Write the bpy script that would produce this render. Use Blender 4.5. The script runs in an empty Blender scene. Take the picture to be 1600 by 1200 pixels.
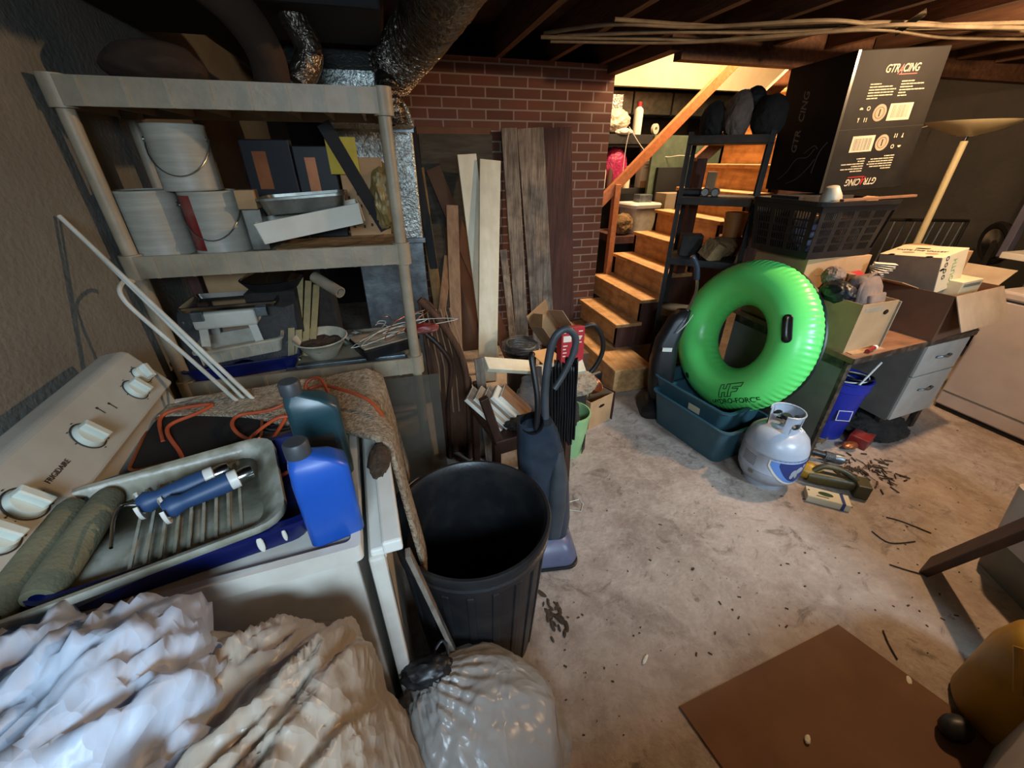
import bpy, bmesh, math, random
from mathutils import Vector, Matrix, Euler, noise

# ---------------------------------------------------------------- camera, world, lights, exposure
random.seed(7)
SC = bpy.context.scene
COL = SC.collection
CAMH = 1.57
FPX = 632.0
PITCH = math.atan(350.0 / FPX)
YAW = math.radians(15.5)
cam_data = bpy.data.cameras.new('camera')
cam_data.sensor_width = 36.0
cam_data.lens = FPX / 1600.0 * 36.0
cam_data.clip_start = 0.02
cam = bpy.data.objects.new('camera', cam_data)
cam.location = (0, 0, CAMH)
cam.rotation_euler = (math.pi / 2 - PITCH, 0, -YAW)
COL.objects.link(cam)
SC.camera = cam
SC.view_settings.view_transform = 'Standard'
SC.view_settings.look = 'None'
SC.view_settings.gamma = 1.0
SC.view_settings.use_curve_mapping = False
SC.view_settings.exposure = 0.0

world = bpy.data.worlds.new('world')
SC.world = world
world.use_nodes = True
world.node_tree.nodes['Background'].inputs[0].default_value = (0.55, 0.62, 0.75, 1)
world.node_tree.nodes['Background'].inputs[1].default_value = 0.012


def lamp(name, kind, loc, energy, color, size=0.05, target=None, size_y=None, spread=None):
    d = bpy.data.lights.new(name, kind)
    d.energy = energy
    d.color = color
    if kind == 'AREA':
        d.size = size
        if size_y:
            d.shape = 'RECTANGLE'
            d.size_y = size_y
        if spread:
            d.spread = spread
    else:
        d.shadow_soft_size = size
    o = bpy.data.objects.new(name, d)
    o.location = loc
    if target:
        o.rotation_euler = (Vector(target) - Vector(loc)).to_track_quat('-Z', 'Y').to_euler()
    COL.objects.link(o)
    return o


WARM = (1.0, 0.66, 0.36)
COOL = (0.62, 0.82, 1.0)
lamp('bare_bulb', 'POINT', (2.85, 1.22, 2.16), 135, (1.0, 0.64, 0.35), 0.035)
lamp('stairwell_light', 'AREA', (3.0, 3.3, 3.25), 170, (1.0, 0.72, 0.44), 0.5, (2.4, 3.3, 0.6))
lamp('window_daylight', 'AREA', (0.0, -1.25, 1.95), 26, COOL, 0.7, (0.2, 1.2, 0.2), 0.5, math.radians(110))
lamp('second_cool_fill', 'AREA', (2.3, -1.1, 2.0), 15, COOL, 0.5, (1.75, 1.9, 0.2), 0.4, math.radians(68))  # added cool fill from behind right, not a known window
lamp('rear_warm_fill', 'POINT', (1.0, -0.2, 2.05), 6, (1.0, 0.58, 0.28), 0.05)  # added warm fill just behind the camera, not a known bulb


# ---------------------------------------------------------------- helpers
def lin(h):
    if isinstance(h, str):
        h = h.lstrip('#')
        v = [int(h[i:i + 2], 16) / 255.0 for i in (0, 2, 4)]
        return tuple((c / 12.92 if c <= 0.04045 else ((c + 0.055) / 1.055) ** 2.4) for c in v)
    return h


def mat(name, c1, c2=None, rough=0.6, metal=0.0, scale=8.0, bump=0.0, bscale=None, stretch=(1, 1, 1),
        detail=6.0, lo=0.35, hi=0.65, dust=None, dustamt=0.0, spec=0.5, trans=0.0, alpha=1.0, coat=0.0, emit=None, sss=0.0):
    m = bpy.data.materials.new(name)
    m.use_nodes = True
    nt = m.node_tree
    N, L = nt.nodes, nt.links
    b = N['Principled BSDF']
    b.inputs['Roughness'].default_value = rough
    b.inputs['Metallic'].default_value = metal
    b.inputs['Specular IOR Level'].default_value = spec
    if trans:
        b.inputs['Transmission Weight'].default_value = trans
    if alpha < 1:
        b.inputs['Alpha'].default_value = alpha
    if coat:
        b.inputs['Coat Weight'].default_value = coat
        b.inputs['Coat Roughness'].default_value = 0.15
    tc = N.new('ShaderNodeTexCoord')
    mp = N.new('ShaderNodeMapping')
    mp.inputs['Scale'].default_value = stretch
    L.new(tc.outputs['Object'], mp.inputs['Vector'])
    nz = N.new('ShaderNodeTexNoise')
    nz.inputs['Scale'].default_value = scale
    nz.inputs['Detail'].default_value = detail
    nz.inputs['Roughness'].default_value = 0.62
    L.new(mp.outputs['Vector'], nz.inputs['Vector'])
    rp = N.new('ShaderNodeValToRGB')
    rp.color_ramp.elements[0].position = lo
    rp.color_ramp.elements[1].position = hi
    a = lin(c1)
    c = lin(c2 if c2 is not None else c1)
    if c2 is None:
        c = tuple(x * 0.82 for x in a)
    rp.color_ramp.elements[0].color = (*a, 1)
    rp.color_ramp.elements[1].color = (*c, 1)
    L.new(nz.outputs['Fac'], rp.inputs['Fac'])
    out = rp.outputs['Color']
    if dust:
        n2 = N.new('ShaderNodeTexNoise')
        n2.inputs['Scale'].default_value = scale * 2.7
        n2.inputs['Detail'].default_value = 8
        L.new(tc.outputs['Object'], n2.inputs['Vector'])
        r2 = N.new('ShaderNodeMapRange')
        r2.inputs['From Min'].default_value = 0.45
        r2.inputs['From Max'].default_value = 0.7
        r2.inputs['To Max'].default_value = dustamt
        L.new(n2.outputs['Fac'], r2.inputs['Value'])
        mx = N.new('ShaderNodeMix')
        mx.data_type = 'RGBA'
        L.new(r2.outputs['Result'], mx.inputs['Factor'])
        L.new(out, mx.inputs['A'])
        mx.inputs['B'].default_value = (*lin(dust), 1)
        out = mx.outputs['Result']
    L.new(out, b.inputs['Base Color'])
    if emit:
        b.inputs['Emission Color'].default_value = (*lin(emit[0]), 1)
        b.inputs['Emission Strength'].default_value = emit[1]
    if bump:
        n3 = N.new('ShaderNodeTexNoise')
        n3.inputs['Scale'].default_value = bscale or scale * 3
        n3.inputs['Detail'].default_value = 8
        L.new(mp.outputs['Vector'], n3.inputs['Vector'])
        bp = N.new('ShaderNodeBump')
        bp.inputs['Strength'].default_value = bump
        bp.inputs['Distance'].default_value = 0.02
        L.new(n3.outputs['Fac'], bp.inputs['Height'])
        L.new(bp.outputs['Normal'], b.inputs['Normal'])
    return m


def crinkle(m, scale=9, strength=0.8, dist=0.03):
    """adds sharp crumpled folds (film, foil) to a material"""
    nt = m.node_tree
    N, L = nt.nodes, nt.links
    b = N['Principled BSDF']
    tc = N.new('ShaderNodeTexCoord')
    nz = N.new('ShaderNodeTexNoise')
    nz.inputs['Scale'].default_value = scale * 0.6
    L.new(tc.outputs['Object'], nz.inputs['Vector'])
    ad = N.new('ShaderNodeVectorMath')
    ad.operation = 'MULTIPLY_ADD'
    ad.inputs[1].default_value = (0.25, 0.25, 0.25)
    L.new(nz.outputs['Color'], ad.inputs[0])
    L.new(tc.outputs['Object'], ad.inputs[2])
    v = N.new('ShaderNodeTexVoronoi')
    v.feature = 'F1'
    v.inputs['Scale'].default_value = scale
    L.new(ad.outputs['Vector'], v.inputs['Vector'])
    v2 = N.new('ShaderNodeTexVoronoi')
    v2.feature = 'F1'
    v2.inputs['Scale'].default_value = scale * 3.1
    L.new(ad.outputs['Vector'], v2.inputs['Vector'])
    mm = N.new('ShaderNodeMath')
    mm.operation = 'MULTIPLY_ADD'
    mm.inputs[1].default_value = 0.35
    L.new(v2.outputs['Distance'], mm.inputs[0])
    L.new(v.outputs['Distance'], mm.inputs[2])
    bp = N.new('ShaderNodeBump')
    bp.inputs['Strength'].default_value = strength
    bp.inputs['Distance'].default_value = dist
    L.new(mm.outputs['Value'], bp.inputs['Height'])
    L.new(bp.outputs['Normal'], b.inputs['Normal'])
    return m


_rf = Vector((math.sin(YAW), math.cos(YAW), 0))
_rr = Vector((math.cos(YAW), -math.sin(YAW), 0))
_FW = _rf * math.cos(PITCH) - Vector((0, 0, math.sin(PITCH)))
_UP = Vector((0, 0, math.cos(PITCH))) + _rf * math.sin(PITCH)


def at(px, py, z=None, X=None, Y=None):
    """measured point: where the sight line of a photo pixel meets a known height / depth plane"""
    d = _FW + _rr * ((px - 800) / FPX) - _UP * ((py - 600) / FPX)
    if z is not None:
        t = (z - CAMH) / d.z
    elif X is not None:
        t = X / d.x
    else:
        t = Y / d.y
    return Vector((0, 0, CAMH)) + d * t


def RZ(deg):
    return Matrix.Rotation(math.radians(deg), 4, 'Z')


def T(x, y=0, z=0):
    return Matrix.Translation((x, y, z))


def EU(rx, ry, rz):
    return Euler((math.radians(rx), math.radians(ry), math.radians(rz))).to_matrix().to_4x4()


def frame(p0, p1, hint=(0, 0, 1)):
    """matrix whose Z axis runs p0->p1, X axis close to hint"""
    p0, p1 = Vector(p0), Vector(p1)
    z = (p1 - p0).normalized()
    h = Vector(hint)
    x = (h - z * h.dot(z))
    if x.length < 1e-5:
        x = Vector((1, 0, 0)) - z * z.x
    x.normalize()
    y = z.cross(x)
    m = Matrix((x, y, z)).transposed().to_4x4()
    m.translation = p0
    return m


class MB:
    def __init__(s):
        s.v = []
        s.f = []
        s.mi = []
        s.cur = 0

    def add(s, vs, fs, M=None):
        o = len(s.v)
        for p in vs:
            p = Vector(p)
            s.v.append(M @ p if M is not None else p)
        for f in fs:
            s.f.append([i + o for i in f])
            s.mi.append(s.cur)
        return s

    def box(s, x0, x1, y0, y1, z0, z1, M=None):
        vs = [(x0, y0, z0), (x1, y0, z0), (x1, y1, z0), (x0, y1, z0), (x0, y0, z1), (x1, y0, z1), (x1, y1, z1), (x0, y1, z1)]
        return s.add(vs, [(0, 3, 2, 1), (4, 5, 6, 7), (0, 1, 5, 4), (1, 2, 6, 5), (2, 3, 7, 6), (3, 0, 4, 7)], M)

    def cbox(s, c, size, M=None):
        return s.box(c[0] - size[0] / 2, c[0] + size[0] / 2, c[1] - size[1] / 2, c[1] + size[1] / 2, c[2] - size[2] / 2, c[2] + size[2] / 2, M)

    def lathe(s, prof, n=32, M=None, a0=0.0, a1=360.0, sx=1.0, sy=1.0):
        full = abs(a1 - a0 - 360) < 1e-6
        k = n if full else n + 1
        vs = []
        for (r, z) in prof:
            for i in range(k):
                a = math.radians(a0 + (a1 - a0) * i / n)
                vs.append((r * math.cos(a) * sx, r * math.sin(a) * sy, z))
        fs = []
        for j in range(len(prof) - 1):
            for i in range(n):
                i2 = (i + 1) % k
                fs.append((j * k + i, j * k + i2, (j + 1) * k + i2, (j + 1) * k + i))
        return s.add(vs, fs, M)

    def cyl(s, r, z0, z1, n=24, M=None, r1=None):
        r1 = r if r1 is None else r1
        return s.lathe([(0.0001, z0), (r, z0), (r1, z1), (0.0001, z1)], n, M)

    def rod(s, p0, p1, r, n=12, r1=None):
        L = (Vector(p1) - Vector(p0)).length
        return s.cyl(r, 0, L, n, frame(p0, p1), r1)

    def bar(s, p0, p1, w, t, hint=(1, 0, 0)):
        """rectangular board from p0 to p1, width w along hint, thickness t"""
        L = (Vector(p1) - Vector(p0)).length
        return s.box(-w / 2, w / 2, -t / 2, t / 2, 0, L, frame(p0, p1, hint))

    def tube(s, pts, r, n=8, closed=False, flat=1.0):
        pts = [Vector(p) for p in pts]
        m = len(pts)
        R = r if isinstance(r, (list, tuple)) else [r] * m
        vs = []
        up = Vector((0, 0, 1))
        prev = None
        for i, p in enumerate(pts):
            if closed:
                d = pts[(i + 1) % m] - pts[i - 1]
            else:
                d = pts[min(i + 1, m - 1)] - pts[max(i - 1, 0)]
            if d.length < 1e-9:
                d = Vector((0, 0, 1))
            d.normalize()
            if prev is None:
                x = up.cross(d)
                if x.length < 1e-3:
                    x = Vector((1, 0, 0)).cross(d)
            else:
                x = prev - d * prev.dot(d)
            x.normalize()
            prev = x
            y = d.cross(x)
            for k in range(n):
                a = 2 * math.pi * k / n
                vs.append(p + x * (math.cos(a) * R[i]) + y * (math.sin(a) * R[i] * flat))
        fs = []
        for i in range(m if closed else m - 1):
            i2 = (i + 1) % m
            for k in range(n):
                k2 = (k + 1) % n
                fs.append((i * n + k, i * n + k2, i2 * n + k2, i2 * n + k))
        if not closed:
            fs.append(tuple(range(n - 1, -1, -1)))
            fs.append(tuple((m - 1) * n + k for k in range(n)))
        return s.add(vs, fs)

    def prism(s, poly, h0, h1, M=None):
        n = len(poly)
        vs = [(x, y, h0) for x, y in poly] + [(x, y, h1) for x, y in poly]
        fs = [tuple(range(n - 1, -1, -1)), tuple(range(n, 2 * n))]
        for i in range(n):
            j = (i + 1) % n
            fs.append((i, j, n + j, n + i))
        return s.add(vs, fs, M)

    def loft(s, rings, cap=True, M=None):
        n = len(rings[0])
        vs = [p for r in rings for p in r]
        fs = []
        for j in range(len(rings) - 1):
            for i in range(n):
                i2 = (i + 1) % n
                fs.append((j * n + i, j * n + i2, (j + 1) * n + i2, (j + 1) * n + i))
        if cap:
            fs.append(tuple(range(n - 1, -1, -1)))
            fs.append(tuple((len(rings) - 1) * n + k for k in range(n)))
        return s.add(vs, fs, M)

    def sheet(s, nx, ny, fn, M=None):
        vs = [fn(i / nx, j / ny) for j in range(ny + 1) for i in range(nx + 1)]
        fs = [(j * (nx + 1) + i, j * (nx + 1) + i + 1, (j + 1) * (nx + 1) + i + 1, (j + 1) * (nx + 1) + i) for j in range(ny) for i in range(nx)]
        return s.add(vs, fs, M)

    def ico(s, c, rad, sub=3, fn=None, M=None):
        bm = bmesh.new()
        bmesh.ops.create_icosphere(bm, subdivisions=sub, radius=1)
        vs = []
        for v in bm.verts:
            p = v.co.copy()
            if fn:
                p = fn(p)
            vs.append(Vector((c[0] + p.x * rad[0], c[1] + p.y * rad[1], c[2] + p.z * rad[2])))
        bm.verts.index_update()
        fs = [[v.index for v in f.verts] for f in bm.faces]
        bm.free()
        return s.add(vs, fs, M)

    def build(s, name, m, parent=None, smooth=False, bevel=0.0, solid=0.0, sub=0, center=None, segs=2, angle=40):
        me = bpy.data.meshes.new(name)
        vs = s.v
        loc = Vector((0, 0, 0))
        if center is None:
            center = parent is None
        if center and vs:
            lo = Vector([min(v[k] for v in vs) for k in range(3)])
            hi = Vector([max(v[k] for v in vs) for k in range(3)])
            loc = (lo + hi) / 2
            loc.z = lo.z
            vs = [v - loc for v in vs]
        me.from_pydata([tuple(v) for v in vs], [], s.f)
        ms = m if isinstance(m, (list, tuple)) else [m]
        for q in ms:
            me.materials.append(q)
        for p, k in zip(me.polygons, s.mi):
            p.material_index = k
        bm = bmesh.new()
        bm.from_mesh(me)
        bmesh.ops.recalc_face_normals(bm, faces=bm.faces)
        bm.to_mesh(me)
        bm.free()
        o = bpy.data.objects.new(name, me)
        o.location = loc
        COL.objects.link(o)
        if parent is not None:
            o.parent = parent
        if solid:
            md = o.modifiers.new('solid', 'SOLIDIFY')
            md.thickness = solid
            md.offset = 0
        if bevel:
            md = o.modifiers.new('bevel', 'BEVEL')
            md.width = bevel
            md.segments = segs
            md.limit_method = 'ANGLE'
            md.angle_limit = math.radians(35)
        if sub:
            md = o.modifiers.new('sub', 'SUBSURF')
            md.levels = md.render_levels = sub
        if smooth:
            for p in me.polygons:
                p.use_smooth = True
            if smooth != 'all':
                me.set_sharp_from_angle(angle=math.radians(angle))
        return o


def tag(o, label=None, cat=None, group=None, kind=None):
    if label:
        o['label'] = label
    if cat:
        o['category'] = cat
    if group:
        o['group'] = group
    if kind:
        o['kind'] = kind
    return o


def thing(name, label, cat, loc=(0, 0, 0), rz=0.0, group=None, rx=0.0, ry=0.0):
    o = bpy.data.objects.new(name, None)
    o.empty_display_size = 0.05
    o.location = loc
    o.rotation_euler = (math.radians(rx), math.radians(ry), math.radians(rz))
    COL.objects.link(o)
    return tag(o, label, cat, group)


def struct(o):
    o['kind'] = 'structure'
    return o


def kids(o):
    return [c for c in COL.objects if c.parent == o]


def dup(o, parent=None):
    c = o.copy()
    COL.objects.link(c)
    c.parent = parent
    for ch in kids(o):
        dup(ch, c)
    return c


def text(s, size, m, parent, M, name='lettering', shear=0.0, extrude=0.0005, bold=0.0, sx=1.0, align='LEFT', space=1.0, label=None, outline=False):
    cu = bpy.data.curves.new(name, 'FONT')
    cu.body = s
    cu.size = size
    cu.shear = shear
    cu.extrude = extrude
    cu.offset = bold
    cu.align_x = align
    cu.space_character = space
    cu.resolution_u = 3
    if outline:
        cu.fill_mode = 'NONE'
        cu.extrude = 0
        cu.bevel_depth = outline
    tmp = bpy.data.objects.new(name, cu)
    COL.objects.link(tmp)
    dg = bpy.context.evaluated_depsgraph_get()
    me = bpy.data.meshes.new_from_object(tmp.evaluated_get(dg))
    bpy.data.objects.remove(tmp)
    me.transform(M @ Matrix.Diagonal((sx, 1, 1, 1)))
    me.materials.clear()
    me.materials.append(m)
    o = bpy.data.objects.new(name, me)
    COL.objects.link(o)
    if parent is not None:
        o.parent = parent
    if label:
        o['label'] = label
    return o


def smoothpath(pts, n=8, closed=False):
    """Catmull-Rom through the points"""
    pts = [Vector(p) for p in pts]
    out = []
    m = len(pts)
    rng = range(m) if closed else range(m - 1)
    for i in rng:
        if closed:
            p0, p1, p2, p3 = pts[i - 1], pts[i], pts[(i + 1) % m], pts[(i + 2) % m]
        else:
            p0, p1, p2, p3 = pts[max(i - 1, 0)], pts[i], pts[i + 1], pts[min(i + 2, m - 1)]
        for k in range(n):
            t = k / n
            out.append(0.5 * ((2 * p1) + (p2 - p0) * t + (2 * p0 - 5 * p1 + 4 * p2 - p3) * t * t + (3 * p1 - p0 - 3 * p2 + p3) * t ** 3))
    if not closed:
        out.append(pts[-1])
    return out


def fn(p, s=1.0):
    return noise.noise(Vector(p) * s)


def ridge(p, s, oct=4):
    a, w, f = 0, 1, s
    for _ in range(oct):
        a += w * (1 - abs(noise.noise(Vector(p) * f)) * 2)
        w *= 0.5
        f *= 2.1
    return a / 1.9


def rrect(w, d, r, n=5, cx=0, cy=0):
    """rounded rectangle outline"""
    out = []
    for (sx, sy, a) in ((1, 1, 0), (-1, 1, 90), (-1, -1, 180), (1, -1, 270)):
        for k in range(n + 1):
            t = math.radians(a + 90 * k / n)
            out.append((cx + sx * (w / 2 - r) + r * math.cos(t), cy + sy * (d / 2 - r) + r * math.sin(t)))
    return out


def ring3(w, d, r, z, n=5, cx=0, cy=0):
    return [Vector((x, y, z)) for x, y in rrect(w, d, r, n, cx, cy)]


def tub(mb, w, d, h, taper=0.85, wall=0.004, lip=0.015, r=0.03, M=None, n=5):
    """open tub with walls, floor and a turned lip"""
    R = []
    R.append(ring3(w * taper, d * taper, r, 0, n))
    R.append(ring3(w, d, r, h, n))
    R.append(ring3(w + 2 * lip, d + 2 * lip, r + lip, h, n))
    R.append(ring3(w + 2 * lip, d + 2 * lip, r + lip, h - 0.008, n))
    mb.loft(R[:2], cap=False, M=M)
    mb.loft([R[1], R[2], R[3]], cap=False, M=M)
    mb.loft([ring3(w * taper - 2 * wall, d * taper - 2 * wall, r, wall, n), ring3(w - 2 * wall, d - 2 * wall, r, h + 0.001, n), R[1]], cap=False, M=M)
    a = ring3(w * taper - 2 * wall, d * taper - 2 * wall, r, wall, n)
    mb.add(a, [tuple(range(len(a)))], M)
    a = ring3(w * taper, d * taper, r, 0, n)
    mb.add(a, [tuple(range(len(a)))], M)
    return mb
# ---------------------------------------------------------------- materials
m_concrete = mat('concrete', '#b3a89a', '#857565', 0.85, scale=3.2, bump=0.3, bscale=45, detail=14, lo=0.36, hi=0.66, dust='#6b5a4a', dustamt=0.8)
m_block = mat('painted_block', '#7d7a70', '#6c6960', 0.8, scale=2.2, bump=0.25, bscale=60, dust='#6d6a63', dustamt=0.4)
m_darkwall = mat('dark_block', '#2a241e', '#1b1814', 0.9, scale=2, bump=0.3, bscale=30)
m_joist = mat('joist_wood', '#5e3d28', '#3f2819', 0.8, scale=5, stretch=(6, 0.6, 6), bump=0.2)
m_sub = mat('subfloor', '#4a3322', '#33241a', 0.85, scale=4, bump=0.2)
m_cream = mat('cream_plaster', '#d0bf9f', '#c2ae8b', 0.8, scale=3, bump=0.15, bscale=20)
m_stairwood = mat('stair_wood', '#c79a66', '#a57a4a', 0.55, scale=5, stretch=(5, 0.7, 5), bump=0.12, dust='#6d431f', dustamt=0.5)
m_rail = mat('rail_wood', '#b8774a', '#a06238', 0.5, scale=6, stretch=(6, 6, 6), bump=0.08)
m_oldwood = mat('grey_weathered_wood', '#8b8072', '#5d5348', 0.85, scale=4, stretch=(9, 9, 0.7), bump=0.35, dust='#37302b', dustamt=0.6)
m_brownwood = mat('brown_stained_wood', '#5a3529', '#3e241c', 0.75, scale=3, stretch=(7, 7, 0.6), bump=0.25, dust='#2d1c16', dustamt=0.4)
m_greenwood = mat('dark_moss_wood', '#4b4537', '#332e25', 0.85, scale=4, stretch=(1, 1, 6), bump=0.25)
m_whiteboard = mat('painted_white_board', '#e2dcc4', '#d0c7a8', 0.55, scale=2.5, stretch=(4, 4, 0.7), bump=0.05, dust='#a99f83', dustamt=0.3)
m_tanwood = mat('tan_lumber', '#9a7858', '#7d5d42', 0.75, scale=4, stretch=(8, 8, 0.8), bump=0.2)
m_darkwood = mat('dark_chair_wood', '#3d2417', '#26160f', 0.5, scale=6, stretch=(3, 3, 0.8), bump=0.1)
m_shelf = mat('beige_shelf_plastic', '#a3957d', '#8f826c', 0.5, scale=5, bump=0.08, bscale=60, dust='#6e6658', dustamt=0.35)
m_foil = crinkle(mat('foil_wrap', '#b4b8b2', '#8e928c', 0.38, 0.9, scale=6), 26, 0.45, 0.008)
m_galv = mat('galvanised_steel', '#8b9498', '#6a7276', 0.42, 0.85, scale=14, bump=0.06)
m_blackmetal = mat('black_metal', '#110f0e', '#0b0a09', 0.75, 0.0, scale=8)
m_flex = crinkle(mat('flex_duct', '#82776a', '#5e564d', 0.35, 0.9, scale=9), 22, 0.6, 0.012)
m_rack = mat('dark_rack_metal', '#13110f', '#0d0b0a', 0.7, 0.0, scale=12, dust='#2a241e', dustamt=0.5)
m_white = mat('white_plastic', '#d9d7cf', '#cfccc2', 0.4, scale=5, dust='#b1aca0', dustamt=0.25)
m_enamel = mat('stove_enamel', '#cfcbc1', '#bfbaae', 0.3, scale=3, dust='#8a6f58', dustamt=0.35)
m_console = mat('console_enamel', '#b6b7ae', '#a5a59b', 0.32, scale=3, dust='#96826f', dustamt=0.3)
m_knob = mat('knob_plastic', '#cfd6cb', '#bfc8bc', 0.35, scale=6, dust='#8f8a7c', dustamt=0.2)
m_print = mat('dark_print', '#2e2b29', '#2e2b29', 0.6)
m_black = mat('black_plastic', '#141416', '#0e0e10', 0.45, scale=6, dust='#2b2927', dustamt=0.3)
m_canblack = mat('bin_black_plastic', '#1b1c1f', '#141518', 0.4, scale=4, bump=0.05, bscale=90, dust='#34332f', dustamt=0.35)
m_glassblack = mat('dark_glass', '#0d0d0f', '#0d0d0f', 0.12)
m_blue = mat('blue_plastic', '#1b52ae', '#16489c', 0.35, scale=4, dust='#2f5aa8', dustamt=0.2)
m_bluebin = mat('bin_blue_plastic', '#1f2f9e', '#1a2988', 0.4, scale=4, dust='#20285c', dustamt=0.3)
m_navy = mat('navy_tray_plastic', '#0d1a58', '#0a1446', 0.28, scale=4)
m_darkblue = mat('blue_black_sleeve', '#05060e', '#040509', 0.55)
m_petrol = mat('petrol_plastic', '#22434c', '#1b363e', 0.35, scale=6, dust='#1c2f33', dustamt=0.4)
m_cap = mat('grey_cap', '#3f4347', '#33363a', 0.5, scale=10)
m_tray = mat('tray_liner', '#b3b3a8', '#8b8a79', 0.35, scale=9, bump=0.08, dust='#6a6650', dustamt=0.8)
m_roller = mat('dirty_roller_nap', '#7e7b62', '#66634c', 0.95, scale=7, bump=0.15, bscale=160)
m_navyhandle = mat('blue_handle', '#27466f', '#203a5e', 0.5, scale=6)
m_chrome = mat('chrome', '#c9cac6', '#a9aaa6', 0.18, 1.0)
m_wire = mat('white_wire', '#d8d6ca', '#b9b5a6', 0.4)
m_carpet = mat('carpet_scrap', '#c7b499', '#8f7c65', 0.98, scale=60, bump=1.0, bscale=160, detail=3)
m_cord = mat('orange_cord', '#b5502c', '#9a4325', 0.5)
m_brown = mat('brown_debris', '#4d3a2a', '#332619', 0.9, scale=10, bump=0.5)
m_dimbrown = mat('dim_brown', '#3d2b1c', '#2c1f14', 0.9, scale=6, bump=0.2)
m_card = mat('cardboard', '#b08c64', '#9c7a55', 0.85, scale=4, bump=0.05, dust='#8a6a49', dustamt=0.3)
m_cardgrey = mat('faded_cardboard', '#a09079', '#8a7a66', 0.85, scale=4, dust='#6f6252', dustamt=0.3)
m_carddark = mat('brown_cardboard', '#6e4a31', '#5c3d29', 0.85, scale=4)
m_cardwhite = mat('white_cardboard', '#cfc5a8', '#c2b798', 0.75, scale=4)
m_red = mat('red_packaging', '#a51f2b', '#951b26', 0.5)
m_redtin = mat('dark_red_label', '#7c1d1c', '#6b1817', 0.45, scale=5, dust='#9b8f82', dustamt=0.25)
m_tin = mat('silver_tin', '#a6a79e', '#7f8078', 0.32, 0.9, scale=10, dust='#5f5a4d', dustamt=0.3)
m_canlabel = mat('faded_can_label', '#aba99c', '#928f82', 0.5, scale=3, stretch=(1, 1, 14), dust='#7d7a71', dustamt=0.5)
m_paper = mat('paper', '#d6d2c4', '#c7c2b2', 0.8)
m_green = mat('lime_vinyl', '#6be877', '#63df6f', 0.32, scale=3, spec=0.5)
m_greenprint = mat('dark_green_print', '#123a16', '#123a16', 0.45)
m_teal = mat('teal_tub_plastic', '#34545e', '#2a4852', 0.42, scale=5, bump=0.04, dust='#3d5258', dustamt=0.3)
m_tank = mat('tank_white_enamel', '#a4abb6', '#979da8', 0.32, scale=4, dust='#77736f', dustamt=0.35)
m_tankblue = mat('tank_label_blue', '#26386f', '#26386f', 0.4)
m_tanklight = mat('tank_label_light_blue', '#5f86c8', '#5f86c8', 0.4)
m_desktop = mat('desk_top_wood', '#8a6348', '#6f4d37', 0.5, scale=4, stretch=(1, 6, 6), dust='#58402f', dustamt=0.5)
m_deskgrey = mat('desk_grey_panel', '#77756d', '#6a675f', 0.6, scale=4, dust='#565248', dustamt=0.3)
m_drawer = mat('drawer_front', '#b4b1a8', '#a6a299', 0.5, scale=4, dust='#8b857a', dustamt=0.3)
m_desktrim = mat('desk_dark_trim', '#30261f', '#231b16', 0.5, scale=8, dust='#7b6a58', dustamt=0.5)
m_freezer = mat('freezer_enamel', '#c4bab6', '#b9afab', 0.35, scale=3, dust='#9c9088', dustamt=0.25)
m_lamp = mat('ivory_lamp_metal', '#cfc39b', '#c1b58e', 0.4)
m_yellow = mat('mustard_plastic', '#a57b1d', '#8d6716', 0.4, scale=5, dust='#6b4f14', dustamt=0.3)
m_yelbag = crinkle(mat('yellow_film', '#b8912f', '#a37d22', 0.4, scale=6), 20, 0.7, 0.01)
m_drill = mat('olive_tool_plastic', '#4d4420', '#2e2a19', 0.45, scale=6)
m_greenpail = mat('green_pail_plastic', '#8fb57e', '#82a973', 0.45, scale=5, dust='#6f8a62', dustamt=0.3)
m_vac = mat('slate_vacuum_plastic', '#27323f', '#1f2934', 0.35, scale=4, dust='#47505a', dustamt=0.3)
m_vaclight = mat('lavender_vacuum_plastic', '#5e6077', '#53556b', 0.35)
m_pink = crinkle(mat('pink_bag_film', '#a82a58', '#8f2049', 0.45), 18, 0.6, 0.01)
m_orangepail = mat('orange_pail_plastic', '#b8763c', '#a56731', 0.5, scale=5)
m_tealpanel = mat('dark_teal_panel', '#33443d', '#27352f', 0.6, scale=4)
m_leather = mat('brown_suede', '#7d6a5c', '#62524a', 0.85, scale=10, bump=0.3)
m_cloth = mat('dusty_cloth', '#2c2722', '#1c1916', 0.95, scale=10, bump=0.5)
m_tancloth = mat('tan_cloth', '#8b6f48', '#6e5536', 0.95, scale=14, bump=0.6)
m_copper = mat('copper_print', '#b0714a', '#94583a', 0.35, 0.7)
m_yelpaper = mat('yellow_paper', '#c3a93a', '#b0972d', 0.7)
m_gold = mat('gold_foil', '#8d7a4a', '#6a5a33', 0.45, 0.2, scale=12)
m_bowl = mat('enamel_bowl', '#c4bda9', '#b3aa94', 0.4, scale=6, dust='#7d705b', dustamt=0.4)
m_logwood = mat('bark_brown', '#5a371f', '#3a2213', 0.8, scale=6, stretch=(3, 3, 0.6), bump=0.5)
m_straw = mat('straw', '#8a6a40', '#6b4f2d', 0.9, scale=8)

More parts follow.
